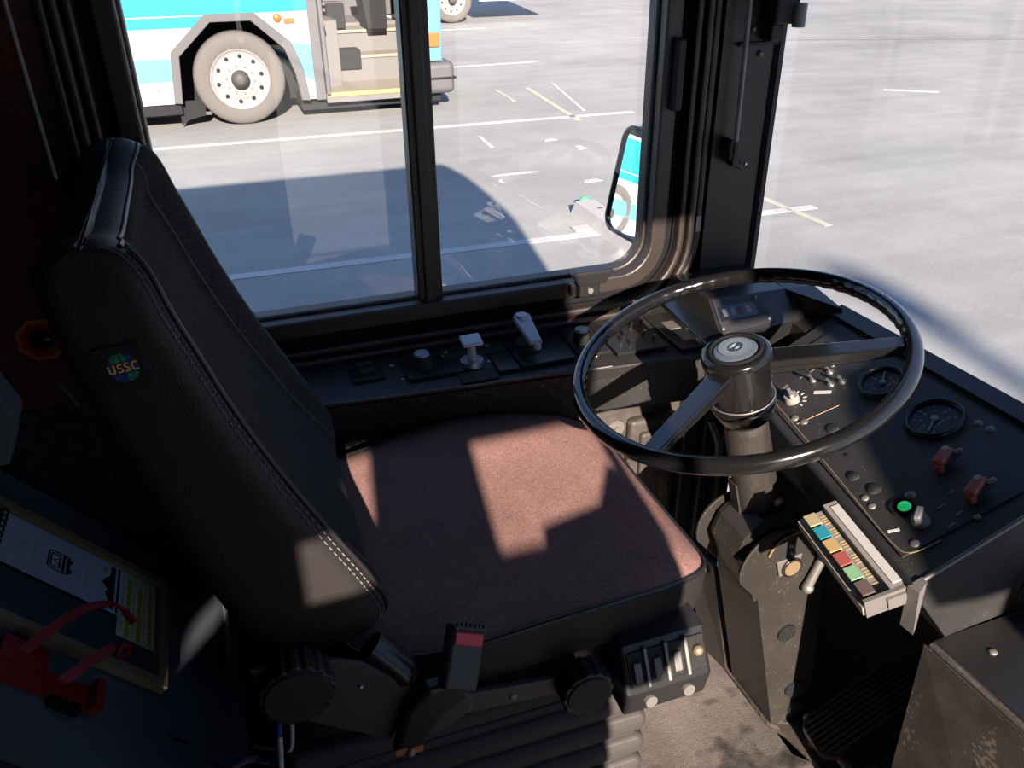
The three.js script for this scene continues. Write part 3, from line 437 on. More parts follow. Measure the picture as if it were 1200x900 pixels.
  { // belt buckle, leaning forward
    const bq = new THREE.Matrix4().makeBasis(V(0.915, -0.40, 0.03).normalize(), V(0.34, 0.80, -0.49).normalize(), V(0.18, 0.46, 0.87).normalize()), m = bq.setPosition(0.180, 0.632, -0.727), go = (g) => g.applyMatrix4(m);
    const bk = put('belt_buckle', go(bx(0.046, 0.080, 0.026, 0.006)), M.buckle, t); put('red_button', go(bx(0.038, 0.016, 0.006, 0.002).translate(0, 0.024, 0.0125)), M.redButton, bk, 'red release button');
    put('buckle_rim', go(join([bx(0.047, 0.006, 0.014, 0.0025).translate(0, 0.037, 0.010), ...Array.from({ length: 7 }, (_, i) => bx(0.003, 0.01, 0.006, 0.001).translate(-0.018 + i * 0.006, 0.038, 0.014))])), M.satin, bk);
  }
  { // switch box under the front corner: sloping top with rockers, front face with two buttons
    const prof = [[-0.80, 0.44], [-0.722, 0.437], [-0.712, 0.485], [-0.745, 0.547], [-0.80, 0.552]];
    const g = poly(prof.map(([z, y]) => [-z, y]), 0.135, 0.006); g.rotateY(Math.PI / 2).translate(0.408, 0, 0); const b = put('switch_box', g, M.satin, t, 'black seat control box with rocker switches');
    const tilt = Math.atan2(0.062, 0.033), R = (w, h, d, x, s, o, r) => { const q = bx(w, h, d, r); q.rotateX(-(Math.PI / 2 - tilt)); const y = 0.485 + 0.062 * s, z = -0.712 - 0.033 * s; return q.translate(x, y + o * 0.47, z + o * 0.88); };
    for (const x of [0.428, 0.459, 0.490]) { put('switch_bezel', R(0.024, 0.05, 0.004, x, 0.5, 0.001, 0.002), M.plastic, b); put('rocker', R(0.012, 0.028, 0.008, x, 0.45, 0.004, 0.002), M.dustyAlu, b, 'pale worn rocker switch'); }
    for (const x of [0.443, 0.475, 0.506]) put('divider', R(0.006, 0.056, 0.008, x, 0.5, 0.003, 0.002), M.dullSteel, b);
    put('switch_bezel', R(0.026, 0.05, 0.004, 0.523, 0.5, 0.001, 0.002), M.plastic, b); put('bulb', new THREE.SphereGeometry(0.008, 12, 8).translate(0.523, 0.522, -0.725), M.brass, b);
    for (const x of [0.447, 0.507]) put('button', new THREE.CylinderGeometry(0.009, 0.0095, 0.008, 20).rotateX(Math.PI / 2 - 0.15).translate(x, 0.463, -0.713), M.dustyAlu, b);
  }
  put('recline_lever', rod(V(-0.216, 0.965, -0.977), V(-0.20, 0.945, -0.955), 0.003), M.greyLight, t);
}

// ================================================================ STEERING WHEEL AND COLUMN
const HUB = V(0.715, 0.823, -0.993), WN = V(-0.278, 1, 0).normalize();
{
  const t = thing('steering_wheel', 'glossy black three spoke steering wheel with round silver horn cap', 'steering wheel', HUB);
  t.quaternion.setFromUnitVectors(UP, WN); bases.set(t, V(0, 0, 0));
  const R = 0.252, P = [], ix = [], A = 240, B = 20;
  for (let i = 0; i <= A; i++) for (let j = 0; j <= B; j++) { const a = i / A * 2 * Math.PI, b = j / B * 2 * Math.PI, lo = Math.max(0, -Math.cos(b - 0.4)), r = 0.0128 - 0.0016 * lo * (0.5 + 0.5 * Math.cos(a * 60)); P.push((R + r * Math.cos(b)) * Math.cos(a), r * 1.1 * Math.sin(b), (R + r * Math.cos(b)) * Math.sin(a)); }
  for (let i = 0; i < A; i++) for (let j = 0; j < B; j++) { const a = i * (B + 1) + j, b = a + B + 1; ix.push(a, a + 1, b, b, a + 1, b + 1); }
  const g = new THREE.BufferGeometry(); g.setAttribute('position', new THREE.Float32BufferAttribute(P, 3)); g.setIndex(ix); g.computeVertexNormals();
  put('rim', g, M.gloss, t);
  for (const deg of [-87.5, 32.5, 152.5]) {
    const a = deg * D, s = new THREE.Shape([[0.04, -0.017], [R, -0.012], [R, 0.012], [0.04, 0.017]].map((q) => new THREE.Vector2(...q)));
    const top = new THREE.ExtrudeGeometry(s, { depth: 0.010, bevelEnabled: true, bevelSize: 0.002, bevelThickness: 0.002, bevelSegments: 2 }).rotateX(-Math.PI / 2).translate(0, -0.012, 0);
    const rib = poly([[0.045, -0.014], [R - 0.008, -0.012], [R - 0.03, -0.024], [0.045, -0.036]], 0.012, 0.003).translate(0, 0, -0.006);
    const sp = put('spoke', top.rotateY(-a), M.gloss, t); put('spoke_rib', rib.rotateY(-a), M.gloss, sp);
    put('rim_bolt', new THREE.SphereGeometry(0.005, 10, 8).translate((R - 0.022) * Math.cos(a), -0.008, (R - 0.022) * Math.sin(a)), M.dullSteel, sp);
  }
  const hb = put('hub', lathe([[0.002, -0.075], [0.047, -0.075], [0.05, -0.07], [0.053, -0.01], [0.055, 0.002], [0.054, 0.012], [0.048, 0.016], [0.043, 0.016], [0.043, 0.012], [0.002, 0.012]], 64), M.gloss, t);
  put('horn_ring', new THREE.TorusGeometry(0.0395, 0.0035, 10, 56).rotateX(Math.PI / 2).translate(0, 0.016, 0), M.matte, hb);
  const emb = canvasTex(256, 256, (c) => { c.fillStyle = '#78808c'; c.fillRect(0, 0, 256, 256); c.strokeStyle = '#5d636b'; c.lineWidth = 5; for (const r of [118, 100]) { c.beginPath(); c.arc(128, 128, r, 0, 7); c.stroke(); } c.fillStyle = '#3a3f47'; c.beginPath(); c.ellipse(128, 128, 66, 56, 0, 0, 7); c.fill(); c.fillStyle = '#aab0b8'; c.beginPath(); c.moveTo(78, 108); c.quadraticCurveTo(128, 78, 180, 104); c.quadraticCurveTo(140, 112, 132, 128); c.quadraticCurveTo(112, 112, 78, 108); c.fill(); c.beginPath(); c.moveTo(100, 150); c.quadraticCurveTo(128, 132, 158, 150); c.quadraticCurveTo(128, 176, 100, 150); c.fill(); });
  put('horn_cap', lathe([[0.0005, 0.0205], [0.02, 0.020], [0.032, 0.018], [0.035, 0.015], [0.035, 0.01]], 48), std({ color: lin(0.13, 0.155, 0.20), roughness: 0.35, metalness: 0.5 }), hb, 'round silver horn cap');
  put('emblem', new THREE.CircleGeometry(0.026, 40).rotateX(-Math.PI / 2).rotateY(0.3).translate(0, 0.0212, 0), std({ map: emb, roughness: 0.4, metalness: 0.3 }), hb, 'bird shaped emblem');
}
{
  const t = thing('steering_column', 'black steel steering column with tilt pivot and boxed floor base', 'steering column', V(0.9, 0, -0.993));
  const ax = (s) => HUB.clone().addScaledVector(WN, -s), Z0 = -1.04, Z1 = -0.912;
  put('collar', aim(lathe([[0.002, 0], [0.03, 0], [0.046, 0.018], [0.052, 0.04], [0.052, 0.056], [0.002, 0.056]], 56), ax(0.128), WN), M.gloss, t, 'glossy black bowl shaped collar');
  put('collar_ring', aim(new THREE.TorusGeometry(0.0515, 0.0015, 8, 56).rotateX(Math.PI / 2), ax(0.0735), WN), M.dullSteel, t);
  put('tube', aim(lathe([[0.02, -0.06], [0.05, -0.05], [0.058, -0.03], [0.054, -0.012], [0.046, 0.005], [0.041, 0.025], [0.039, 0.05], [0.038, 0.15], [0.036, 0.25], [0.03, 0.27]], 48), ax(0.385), WN), M.column, t);
  put('tube_bolt', new THREE.SphereGeometry(0.010, 14, 10).scale(1, 1, 0.6).translate(0.812, 0.545, -0.955), M.dullSteel, t);
  put('wiring_cover', hexa([V(0.775, 0.45, -1.01), V(0.775, 0.45, -0.985), V(0.80, 0.45, -0.985), V(0.80, 0.45, -1.01)].reverse(), [V(0.742, 0.575, -1.01), V(0.742, 0.575, -0.985), V(0.775, 0.575, -0.985), V(0.775, 0.575, -1.01)].reverse()), M.column, t);
  // tilt head: saddle the tube flares into
  put('tilt_head', [poly([[0.728, 0.455], [0.742, 0.495], [0.775, 0.525], [0.83, 0.535], [0.866, 0.505], [0.872, 0.46], [0.86, 0.38], [0.76, 0.38]], 0.115, 0.02).translate(0, 0, -1.035)], M.column, t);
  const arcPts = []; for (let i = 0; i <= 28; i++) { const a = (198 - i * 216 / 28) * D; arcPts.push([0.798 + 0.075 * Math.cos(a) * 1.02, 0.445 + 0.075 * Math.sin(a)]); }
  const ck = put('pivot_cheek', poly([...arcPts, [0.88, 0.40], [0.90, 0.37], [0.77, 0.37]], 0.006, 0.0015).translate(0, 0, Z1 - 0.004), M.column, t);
  put('cheek_edge', tube(arcPts.slice(2, 24).map(([x, y]) => V(x, y, Z1 + 0.003)), 0.003, 50, 6), M.column, ck);
  put('far_cheek', poly([...arcPts, [0.88, 0.40], [0.90, 0.37], [0.77, 0.37]], 0.006, 0.0015).translate(-0.01, 0, Z0 - 0.002), M.column, t);
  put('slot_plate', poly([[0.775, 0.478], [0.79, 0.50], [0.842, 0.512], [0.856, 0.495], [0.858, 0.44], [0.80, 0.44], [0.78, 0.462]], 0.004, 0.001).translate(0, 0, Z1 + 0.002), M.panel, ck);
  put('slot_edge', tube([V(0.772, 0.473, 0), V(0.779, 0.491, 0), V(0.792, 0.503, 0), V(0.842, 0.514, 0), V(0.857, 0.512, 0)].map((v) => v.setZ(Z1 + 0.006)), 0.0022, 24, 6), M.brass, ck);
  put('pivot_washer', poly([[0.79, 0.455], [0.84, 0.462], [0.838, 0.43], [0.80, 0.42]], 0.005, 0.001).translate(0, 0, Z1 + 0.003), M.dullSteel, ck);
  put('pivot_ring', new THREE.TorusGeometry(0.017, 0.004, 10, 36).translate(0.822, 0.437, Z1 + 0.008), M.satin, ck); put('pivot_bolt', new THREE.CylinderGeometry(0.0155, 0.0155, 0.008, 28).rotateX(Math.PI / 2).translate(0.822, 0.437, Z1 + 0.008), M.brass, ck, 'brass coloured pivot bolt');
  for (const [x, y] of [[0.815, 0.487], [0.82, 0.470]]) put('pivot_screw', new THREE.SphereGeometry(0.006, 12, 8).translate(x, y, Z1 + 0.006), M.dullSteel, ck);
  put('lock_lever', [rod(V(0.862, 0.385, Z1 + 0.012), V(0.885, 0.45, Z1 + 0.012), 0.009, 12, 0.0075), new THREE.SphereGeometry(0.011, 12, 8).translate(0.861, 0.383, Z1 + 0.014), new THREE.SphereGeometry(0.010, 12, 8).translate(0.886, 0.452, Z1 + 0.012)], M.dullSteel, t, 'bare steel locking lever');
  put('bracket', hexa([V(0.762, 0.365, -1.03), V(0.765, 0.365, Z1 - 0.004), V(0.80, 0.365, Z1 - 0.004), V(0.80, 0.365, -1.03)].reverse(), [V(0.736, 0.465, -1.03), V(0.728, 0.462, Z1 - 0.004), V(0.80, 0.462, Z1 - 0.004), V(0.80, 0.465, -1.03)].reverse()), M.column, t);
  const base = put('base_box', muv(hexa([V(0.855, 0, Z0 - 0.01), V(0.858, 0, Z1), V(0.948, 0, Z1), V(0.948, 0, Z0 - 0.01)].reverse(), [V(0.768, 0.375, Z0 - 0.01), V(0.768, 0.375, Z1), V(0.905, 0.375, Z1), V(0.905, 0.375, Z0 - 0.01)].reverse())), M.column, t);
  put('side_gusset', muv(hexa([V(0.952, 0, Z0), V(0.952, 0, Z1 - 0.012), V(0.975, 0.02, Z1 - 0.03), V(0.975, 0.02, Z0)].reverse(), [V(0.908, 0.365, Z0), V(0.908, 0.365, Z1 - 0.012), V(0.945, 0.372, Z1 - 0.03), V(0.945, 0.372, Z0)].reverse())), M.column, base);
  put('stiffener', muv(hexa([V(0.905, 0.37, Z1 - 0.02), V(0.905, 0.37, Z1 - 0.01), V(0.94, 0.37, Z1 - 0.02), V(0.94, 0.37, Z1 - 0.03)].reverse(), [V(0.868, 0.40, Z1 - 0.012), V(0.868, 0.40, Z1 - 0.004), V(0.915, 0.46, Z1 - 0.02), V(0.915, 0.46, Z1 - 0.03)].reverse())), M.panel, base);
  for (const [x, y] of [[0.846, 0.266], [0.89, 0.101], [0.908, 0.042]]) put('hole_plug', new THREE.CylinderGeometry(0.019, 0.020, 0.006, 28).rotateX(Math.PI / 2).translate(x, y, Z1 + 0.002), M.plastic, base, 'round plastic hole plug');
  put('side_plug', aim(new THREE.CylinderGeometry(0.024, 0.025, 0.006, 28), V(0.79, 0.27, -1.13), V(-1, -0.22, 0)), M.plastic, base);
  put('side_flange', muv(hexa([V(0.835, 0.0, -1.16), V(0.85, 0.0, -1.07), V(0.86, 0.0, -1.07), V(0.845, 0.0, -1.16)].reverse(), [V(0.79, 0.30, -1.17), V(0.79, 0.30, -1.08), V(0.80, 0.30, -1.08), V(0.80, 0.30, -1.17)].reverse())), M.column, base);
}

// ================================================================ LEFT CONSOLE, HEATER, POD
{
  const t = thing('side_console', 'black switch console running along the wall under the side window', 'console', V(0.5, 0.3, -1.4));
  const lipZ = (x) => -1.318 + (x - 0.13) * 0.0835, Y = 0.68;
  put('top', muv(hexa([V(0.02, 0.575, lipZ(0.02) - 0.028), V(0.86, 0.575, lipZ(0.86) - 0.01), V(0.86, 0.575, -1.485), V(0.02, 0.575, -1.485)], [V(0.02, Y, lipZ(0.02)), V(0.86, Y, lipZ(0.86)), V(0.86, Y + 0.012, -1.485), V(0.02, Y + 0.012, -1.485)])), M.panel, t);
  put('lip', tube([0.02, 0.2, 0.35, 0.42, 0.5, 0.65, 0.8, 0.86].map((x, i) => V(x, Y - 0.001 + (i === 4 ? 0.002 : 0), lipZ(x))), 0.004, 60, 8), M.column, t, 'worn front edge');
  put('front_face', muv(hexa([V(0.02, 0.577, lipZ(0.02) - 0.027), V(0.58, 0.577, lipZ(0.58) - 0.018), V(0.58, 0.577, lipZ(0.58) - 0.03), V(0.02, 0.577, lipZ(0.02) - 0.04)], [V(0.02, 0.674, lipZ(0.02) + 0.003), V(0.58, 0.674, lipZ(0.58) + 0.003), V(0.58, 0.674, lipZ(0.58) - 0.01), V(0.02, 0.674, lipZ(0.02) - 0.01)])), M.speck, t, 'black face flecked with chipped paint');
  put('worn_edge', tube([0.10, 0.17, 0.24, 0.30, 0.345, 0.38, 0.42, 0.5, 0.56, 0.64].map((x, i) => V(x, Y + 0.0035 - (i % 3) * 0.0008, lipZ(x) + 0.002)), 0.0016, 70, 6), M.dustyAlu, t, 'edge worn to pale metal');
  put('lower_face', muv(rb(-0.1, 0.60, 0.2, 0.58, -1.485, -1.325, 0.004)), M.speck, t, 'black face flecked with chipped paint');
  const T = (x, z) => Y + 0.012 * (lipZ(x) - z) / (lipZ(x) + 1.485);
  const plate = (x0, x1, z0, z1, h = 0.003, m = M.satin, nm = 'switch_plate') => put(nm, rb(x0, x1, T(x0, z0) - 0.004, T(x0, z0) + h, z0, z1, 0.0015), m, t);
  const screw = (x, z, r = 0.005) => put('screw', new THREE.SphereGeometry(r, 10, 8).scale(1, 0.5, 1).translate(x, T(x, z), z), M.steel, t);
  plate(0.165, 0.225, -1.425, -1.372); put('window_switch', rb(0.18, 0.212, 0.68, 0.697, -1.412, -1.388, 0.003), M.plastic, t); put('switch_label', rb(0.182, 0.21, 0.684, 0.6895, -1.445, -1.436, 0.0005), M.dullSteel, t);
  screw(0.245, -1.415); screw(0.255, -1.36, 0.004); screw(0.355, -1.43); screw(0.345, -1.42, 0.004);
  plate(0.262, 0.345, -1.42, -1.345); put('push_knob', [new THREE.CylinderGeometry(0.016, 0.021, 0.03, 28).translate(0.298, 0.70, -1.385)], M.plastic, t); put('knob_cap', new THREE.CylinderGeometry(0.0135, 0.0145, 0.006, 28).translate(0.298, 0.717, -1.385), M.knobBlue, t, 'grey blue cap'); plate(0.345, 0.37, -1.40, -1.345);
  const pk = put('pull_knob', [new THREE.CylinderGeometry(0.022, 0.024, 0.010, 28).translate(0.392, 0.69, -1.372)], M.steel, t, 'pull knob with square silver top'); put('knob_stem', new THREE.CylinderGeometry(0.008, 0.009, 0.045, 20).translate(0.392, 0.71, -1.372), M.paleMetal, pk); put('knob_top', bx(0.040, 0.008, 0.034, 0.004).rotateX(0.25).translate(0.392, 0.735, -1.372), M.paleMetal, pk);
  plate(0.355, 0.425, -1.345, -1.305, 0.002, M.plastic);
  plate(0.43, 0.472, -1.40, -1.318); screw(0.455, -1.335); screw(0.44, -1.43); screw(0.425, -1.37);
  plate(0.475, 0.585, -1.44, -1.318); const lv = put('lever_base', new THREE.CylinderGeometry(0.024, 0.028, 0.02, 28).translate(0.512, 0.695, -1.39), M.plastic, t);
  put('lever_handle', [poly([[-0.012, -0.04], [0.012, -0.04], [0.018, 0.035], [0.008, 0.045], [-0.008, 0.045], [-0.018, 0.035]], 0.012, 0.003).rotateX(-Math.PI / 2 + 0.35).rotateY(0.08).translate(0.510, 0.728, -1.385), new THREE.CylinderGeometry(0.011, 0.012, 0.012, 20).translate(0.507, 0.748, -1.412)], M.paleMetal, lv, 'pale blue grey parking brake lever'); put('lever_tip', new THREE.SphereGeometry(0.008, 12, 8).translate(0.514, 0.715, -1.342), M.paleMetal, lv);
  screw(0.555, -1.40); screw(0.545, -1.345); screw(0.495, -1.345); screw(0.565, -1.43);
  plate(0.595, 0.66, -1.44, -1.318); put('push_knob', new THREE.CylinderGeometry(0.015, 0.018, 0.032, 28).translate(0.62, 0.70, -1.375), M.plastic, t); put('knob_cap', new THREE.CylinderGeometry(0.0125, 0.0135, 0.006, 28).translate(0.62, 0.718, -1.375), M.knobBlue, t, 'grey blue cap'); screw(0.60, -1.325); screw(0.63, -1.325);
  plate(0.665, 0.775, -1.45, -1.30);
  for (const [x, z] of [[0.685, -1.39], [0.69, -1.345], [0.705, -1.365], [0.735, -1.425], [0.738, -1.40], [0.745, -1.36], [0.755, -1.335], [0.70, -1.325], [0.765, -1.41]]) { const tg = put('toggle', [new THREE.CylinderGeometry(0.006, 0.007, 0.006, 6).translate(x, 0.688, z), rod(V(x, 0.688, z), V(x + 0.004, 0.706, z + 0.006), 0.0022, 8, 0.0032)], M.chrome, t); }
  plate(0.79, 0.86, -1.44, -1.28); screw(0.80, -1.42); screw(0.80, -1.30); put('socket', rb(0.81, 0.838, 0.684, 0.694, -1.40, -1.36, 0.003), M.dullSteel, t);
  // floor heater box below
  const h = thing('heater_box', 'dusty brown heater box with raised panel under the console', 'heater', V(0.8, 0, -1.43));
  put('case', muv(rb(0.61, 1.02, 0.0, 0.574, -1.485, -1.40, 0.008)), M.rust, h);
  const rp = put('raised_panel', muv(join([rb(0.745, 0.865, 0.10, 0.475, -1.405, -1.378, 0.012), rb(0.768, 0.85, 0.12, 0.445, -1.385, -1.366, 0.008)])), M.rust, h); put('knob', new THREE.CylinderGeometry(0.02, 0.022, 0.014, 24).rotateX(Math.PI / 2).translate(0.715, 0.46, -1.394), M.dullSteel, h); put('knob', new THREE.CylinderGeometry(0.006, 0.006, 0.02, 12).rotateX(Math.PI / 2).translate(0.715, 0.46, -1.39), M.dullSteel, rp);
  for (const [x0, x1, z] of [[0.875, 0.915, -1.37], [0.918, 0.945, -1.355], [0.95, 0.985, -1.33]]) put('fold', muv(rb(x0, x1, 0.0, 0.56, -1.42, z, 0.008)), M.panel, h);
  put('curved_strap', tube([V(0.905, 0.52, -1.29), V(0.935, 0.48, -1.27), V(0.945, 0.42, -1.27), V(0.935, 0.36, -1.28)], 0.012, 30, 8), M.alu, h, 'bare metal strap'); put('curved_strap', tube([V(0.885, 0.50, -1.29), V(0.905, 0.44, -1.28), V(0.905, 0.36, -1.29)], 0.007, 30, 8), M.dullSteel, h);
  put('screw', new THREE.SphereGeometry(0.007, 12, 8).translate(0.96, 0.24, -1.326), M.steel, h);
}
const BL = V(0.852, 0.72, -1.24), BR = V(1.066, 0.722, -1.263), TR = V(1.035, 0.77, -1.31), TL = V(0.861, 0.772, -1.312);
{
  const t = thing('display_pod', 'wedge shaped black display pod in the corner of the dashboard', 'display', V(0.95, 0.65, -1.35));
  put('case', [hexa([V(0.862, 0.60, -1.27), V(1.08, 0.60, -1.27), V(1.08, 0.60, -1.45), V(0.862, 0.60, -1.45)], [BL, BR, V(1.075, 0.722, -1.45), V(0.86, 0.722, -1.45)]), hexa([BL, BR, V(1.07, 0.722, -1.45), V(0.85, 0.722, -1.45)], [TL, TR, V(1.04, 0.772, -1.45), V(0.86, 0.772, -1.45)])], M.satin, t);
  put('end_cheek', hexa([BR.clone(), V(1.098, 0.725, -1.205), V(1.10, 0.722, -1.45), V(1.05, 0.722, -1.45)], [TR.clone(), V(1.092, 0.762, -1.202), V(1.098, 0.772, -1.30), V(1.05, 0.772, -1.40)]), M.satin, t, 'sloping end cheek');
  put('corner_fill', hexa([V(1.03, 0.58, -1.222), V(1.115, 0.58, -1.222), V(1.115, 0.58, -1.46), V(1.03, 0.58, -1.46)], [V(1.03, 0.715, -1.222), V(1.115, 0.735, -1.222), V(1.115, 0.735, -1.46), V(1.03, 0.72, -1.46)]), M.plastic, t);
  const f = (u, v, o = 0) => { const p = BL.clone().lerp(BR, u).lerp(TL.clone().lerp(TR, u), v), n = V(0, 0.8, 0.6); return p.addScaledVector(n, o); };
  const tile = (u0, u1, v0, v1, o0, o1) => hexa([f(u0, v0, o0), f(u1, v0, o0), f(u1, v1, o0), f(u0, v1, o0)], [f(u0, v0, o1), f(u1, v0, o1), f(u1, v1, o1), f(u0, v1, o1)]);
  put('face_plate', tile(0.03, 0.62, 0.08, 0.95, -0.001, 0.003), M.plastic, t); const dw = put('display_window', tile(0.06, 0.50, 0.38, 0.74, 0.002, 0.0045), M.gloss, t);
  for (const [u, m] of [[0.10, M.dullSteel], [0.19, M.dullSteel], [0.28, M.redDim], [0.38, M.dullSteel]]) put('indicator', tile(u, u + 0.055, 0.47, 0.66, 0.004, 0.0052), m, dw);
  for (const [u, v] of [[0.58, 0.2], [0.56, 0.85], [0.05, 0.2]]) put('screw', new THREE.SphereGeometry(0.004, 10, 8).translate(...f(u, v, 0.003).toArray()), M.dullSteel, t);
}

// ================================================================ DASHBOARD
{
  const A = V(0.841, 0.65, -1.04), n = V(-0.404, 0.911, -0.079).normalize(), py = (x, z) => 0.65 + (0.404 * (x - 0.841) + 0.079 * (z + 1.04)) / 0.911;
  const P = (x, z, o = 0) => V(x, py(x, z), z).addScaledVector(n, o);
  const ex = V(1, 0, 0).addScaledVector(n, -n.x).normalize(), ez = ex.clone().cross(n), mat = (x, z, o = 0) => new THREE.Matrix4().makeBasis(ex, n, ez).setPosition(P(x, z, o));
  const on = (g, x, z, o = 0) => g.applyMatrix4(mat(x, z, o));
  const t = thing('dashboard', 'black sloping instrument dashboard with gauges below the windscreen', 'dashboard', V(0.95, 0.5, -0.9));
  const C = [[0.872, -1.198], [0.765, -0.618], [1.065, -0.62], [1.105, -1.213]];
  put('panel', muv(hexa([V(0.95, 0.47, -1.2), V(0.885, 0.50, -0.625), V(1.10, 0.47, -0.625), V(1.10, 0.47, -1.215)], C.map(([x, z]) => P(x, z)))), M.panel, t);
  put('rear_lip', muv(hexa([P(1.075, -1.22, -0.02), P(1.035, -0.61, -0.02), P(1.075, -0.61, -0.02), P(1.115, -1.22, -0.02)], [P(1.082, -1.22, 0.008), P(1.043, -0.61, 0.008), P(1.07, -0.61, 0.008), P(1.11, -1.22, 0.008)])), M.satin, t);
  const cover = put('cover_plate', muv(hexa([P(0.882, -1.17), P(0.790, -0.665), P(1.03, -0.645), P(1.07, -1.17)], [P(0.882, -1.17, 0.003), P(0.790, -0.665, 0.003), P(1.03, -0.645, 0.003), P(1.07, -1.17, 0.003)])), M.panel, t);
  put('worn_edge', tube([P(0.882, -1.13, 0.002), P(0.85, -0.96, 0.002), P(0.82, -0.81, 0.002), P(0.797, -0.69, 0.002), P(0.797, -0.668, 0.002), P(0.81, -0.660, 0.002), P(0.84, -0.655, 0.002)], 0.0014, 60, 6), M.brass, t, 'edge worn to bare metal');
  put('plate_joint', tube([P(0.862, -1.0, 0.003), P(0.93, -0.985, 0.003)], 0.0006, 8, 6), M.brass, t);
  put('front_edge', tube([P(0.872, -1.19), P(0.82, -0.91), P(0.768, -0.62)], 0.005, 30, 8), M.plastic, t);
  put('end_edge', tube([P(0.768, -0.62), P(0.95, -0.618), P(1.06, -0.618)], 0.0035, 30, 8), M.dullSteel, t, 'scraped end edge');
  // gauges
  const dial = (red, seedN) => canvasTex(256, 256, (c) => { c.fillStyle = '#0b0c0e'; c.fillRect(0, 0, 256, 256); c.translate(128, 128); for (let i = 0; i <= 30; i++) { const a = (135 + i * 9) * D; c.strokeStyle = red && i > 22 ? '#a03024' : '#8d949c'; c.lineWidth = i % 5 ? 2 : 5; const r0 = i % 5 ? 98 : 86; c.beginPath(); c.moveTo(r0 * Math.cos(a), r0 * Math.sin(a)); c.lineTo(108 * Math.cos(a), 108 * Math.sin(a)); c.stroke(); } c.fillStyle = '#7c848c'; for (let i = 0; i <= 6; i++) { const a = (135 + i * 45) * D; c.fillRect(66 * Math.cos(a) - 8, 66 * Math.sin(a) - 6, 6, 11); c.fillRect(66 * Math.cos(a) + 2, 66 * Math.sin(a) - 6, 6, 11); } c.fillRect(-24, 38, 48, 8); });
  const gauge = (x, z, r, red, na, label, nm) => {
    const g = put('gauge', on(lathe([[r * 1.12, 0], [r * 1.12, 0.006], [r * 1.06, 0.011], [r, 0.011], [r * 0.97, 0.005], [0.001, 0.005]], 48), x, z, 0.001), M.satin, t, label);
    put('gauge_dial', on(new THREE.CircleGeometry(r * 0.96, 40).rotateX(-Math.PI / 2), x, z, 0.0065), std({ map: dial(red), roughness: 0.5 }), g);
    put('gauge_ring', on(new THREE.TorusGeometry(r * 1.03, 0.002, 8, 48).rotateX(Math.PI / 2), x, z, 0.0115), M.satin, g);
    put('needle', on(join([bx(r * 0.8, 0.0015, 0.003, 0.0006).translate(r * 0.35, 0, 0).rotateY(na), new THREE.CylinderGeometry(r * 0.13, r * 0.15, 0.004, 20)]), x, z, 0.009), M.greyLight, g);
  };
  gauge(1.003, -0.972, 0.036, true, 0.7, 'round pressure gauge beside the steering wheel rim'); gauge(0.990, -0.842, 0.040, false, -2.6, 'round speedometer style gauge with pale ticks');
  for (const [x, z, nm] of [[0.935, -0.759], [0.921, -0.685]]) {
    const sw = put('guarded_switch', on(join([new THREE.CylinderGeometry(0.011, 0.013, 0.012, 20), bx(0.034, 0.006, 0.022, 0.003).translate(0.008, 0.006, 0)]), x, z, 0.008), M.plastic, t, 'toggle switch under a red guard');
    put('red_guard', on(join([bx(0.036, 0.011, 0.017, 0.004).rotateY(0.35).translate(0.0, 0.018, 0), bx(0.010, 0.014, 0.014, 0.003).translate(-0.014, 0.010, 0.006)]), x, z, 0.002), M.redSwitch, sw, 'translucent red switch guard'); put('toggle', on(join([bx(0.010, 0.006, 0.010, 0.002).translate(0.012, 0.021, -0.006), rod(V(0.018, 0.016, 0.004), V(0.026, 0.02, 0.01), 0.003, 8)]), x, z, 0.002), M.alu, sw);
  }
  put('green_lamp', on(join([new THREE.SphereGeometry(0.0095, 20, 12).scale(1, 0.7, 1)]), 0.848, -0.731, 0.006), M.green, t, 'lit green indicator'); put('lamp_bezel', on(new THREE.CylinderGeometry(0.016, 0.018, 0.005, 24), 0.846, -0.735, 0.004), M.matte, t);
  put('selector_knob', on(join([new THREE.CylinderGeometry(0.012, 0.013, 0.008, 24), bx(0.024, 0.016, 0.010, 0.003).rotateY(0.6).translate(0, 0.010, 0)]), 0.845, -0.697, 0.006), M.alu, t, 'silver selector knob'); put('knob_stop', on(bx(0.016, 0.001, 0.005, 0.0004).rotateY(-0.5), 0.812, -0.708, 0.0036), M.wireWhite, t);
  const kn = put('cream_knob', on(join([new THREE.CylinderGeometry(0.012, 0.014, 0.016, 24), bx(0.026, 0.01, 0.007, 0.002).rotateY(1.2).translate(0, 0.011, 0)]), 0.893, -1.058, 0.008), M.alu, t, 'cream rotary knob');
  for (let i = 0; i < 5; i++) { const a = -0.5 + i * 0.5; put('dial_mark', on(bx(0.007, 0.0008, 0.0025, 0.0003).rotateY(-a).translate(0.022 * Math.cos(a), 0, 0.022 * Math.sin(a)), 0.893, -1.058, 0.0036), M.wireWhite, t); }
  put('label_strip', on(bx(0.03, 0.001, 0.008, 0.0004).rotateY(-0.9), 0.935, -1.035, 0.0036), M.wireWhite, t); put('label_strip', on(bx(0.018, 0.001, 0.006, 0.0004).rotateY(0.2), 0.905, -1.10, 0.0036), M.dullSteel, t);
  const dome = (x, z, r, m = M.plastic, nm = 'plug') => put(nm, on(new THREE.SphereGeometry(r, 16, 10).scale(1, 0.45, 1), x, z, 0.003), m, t);
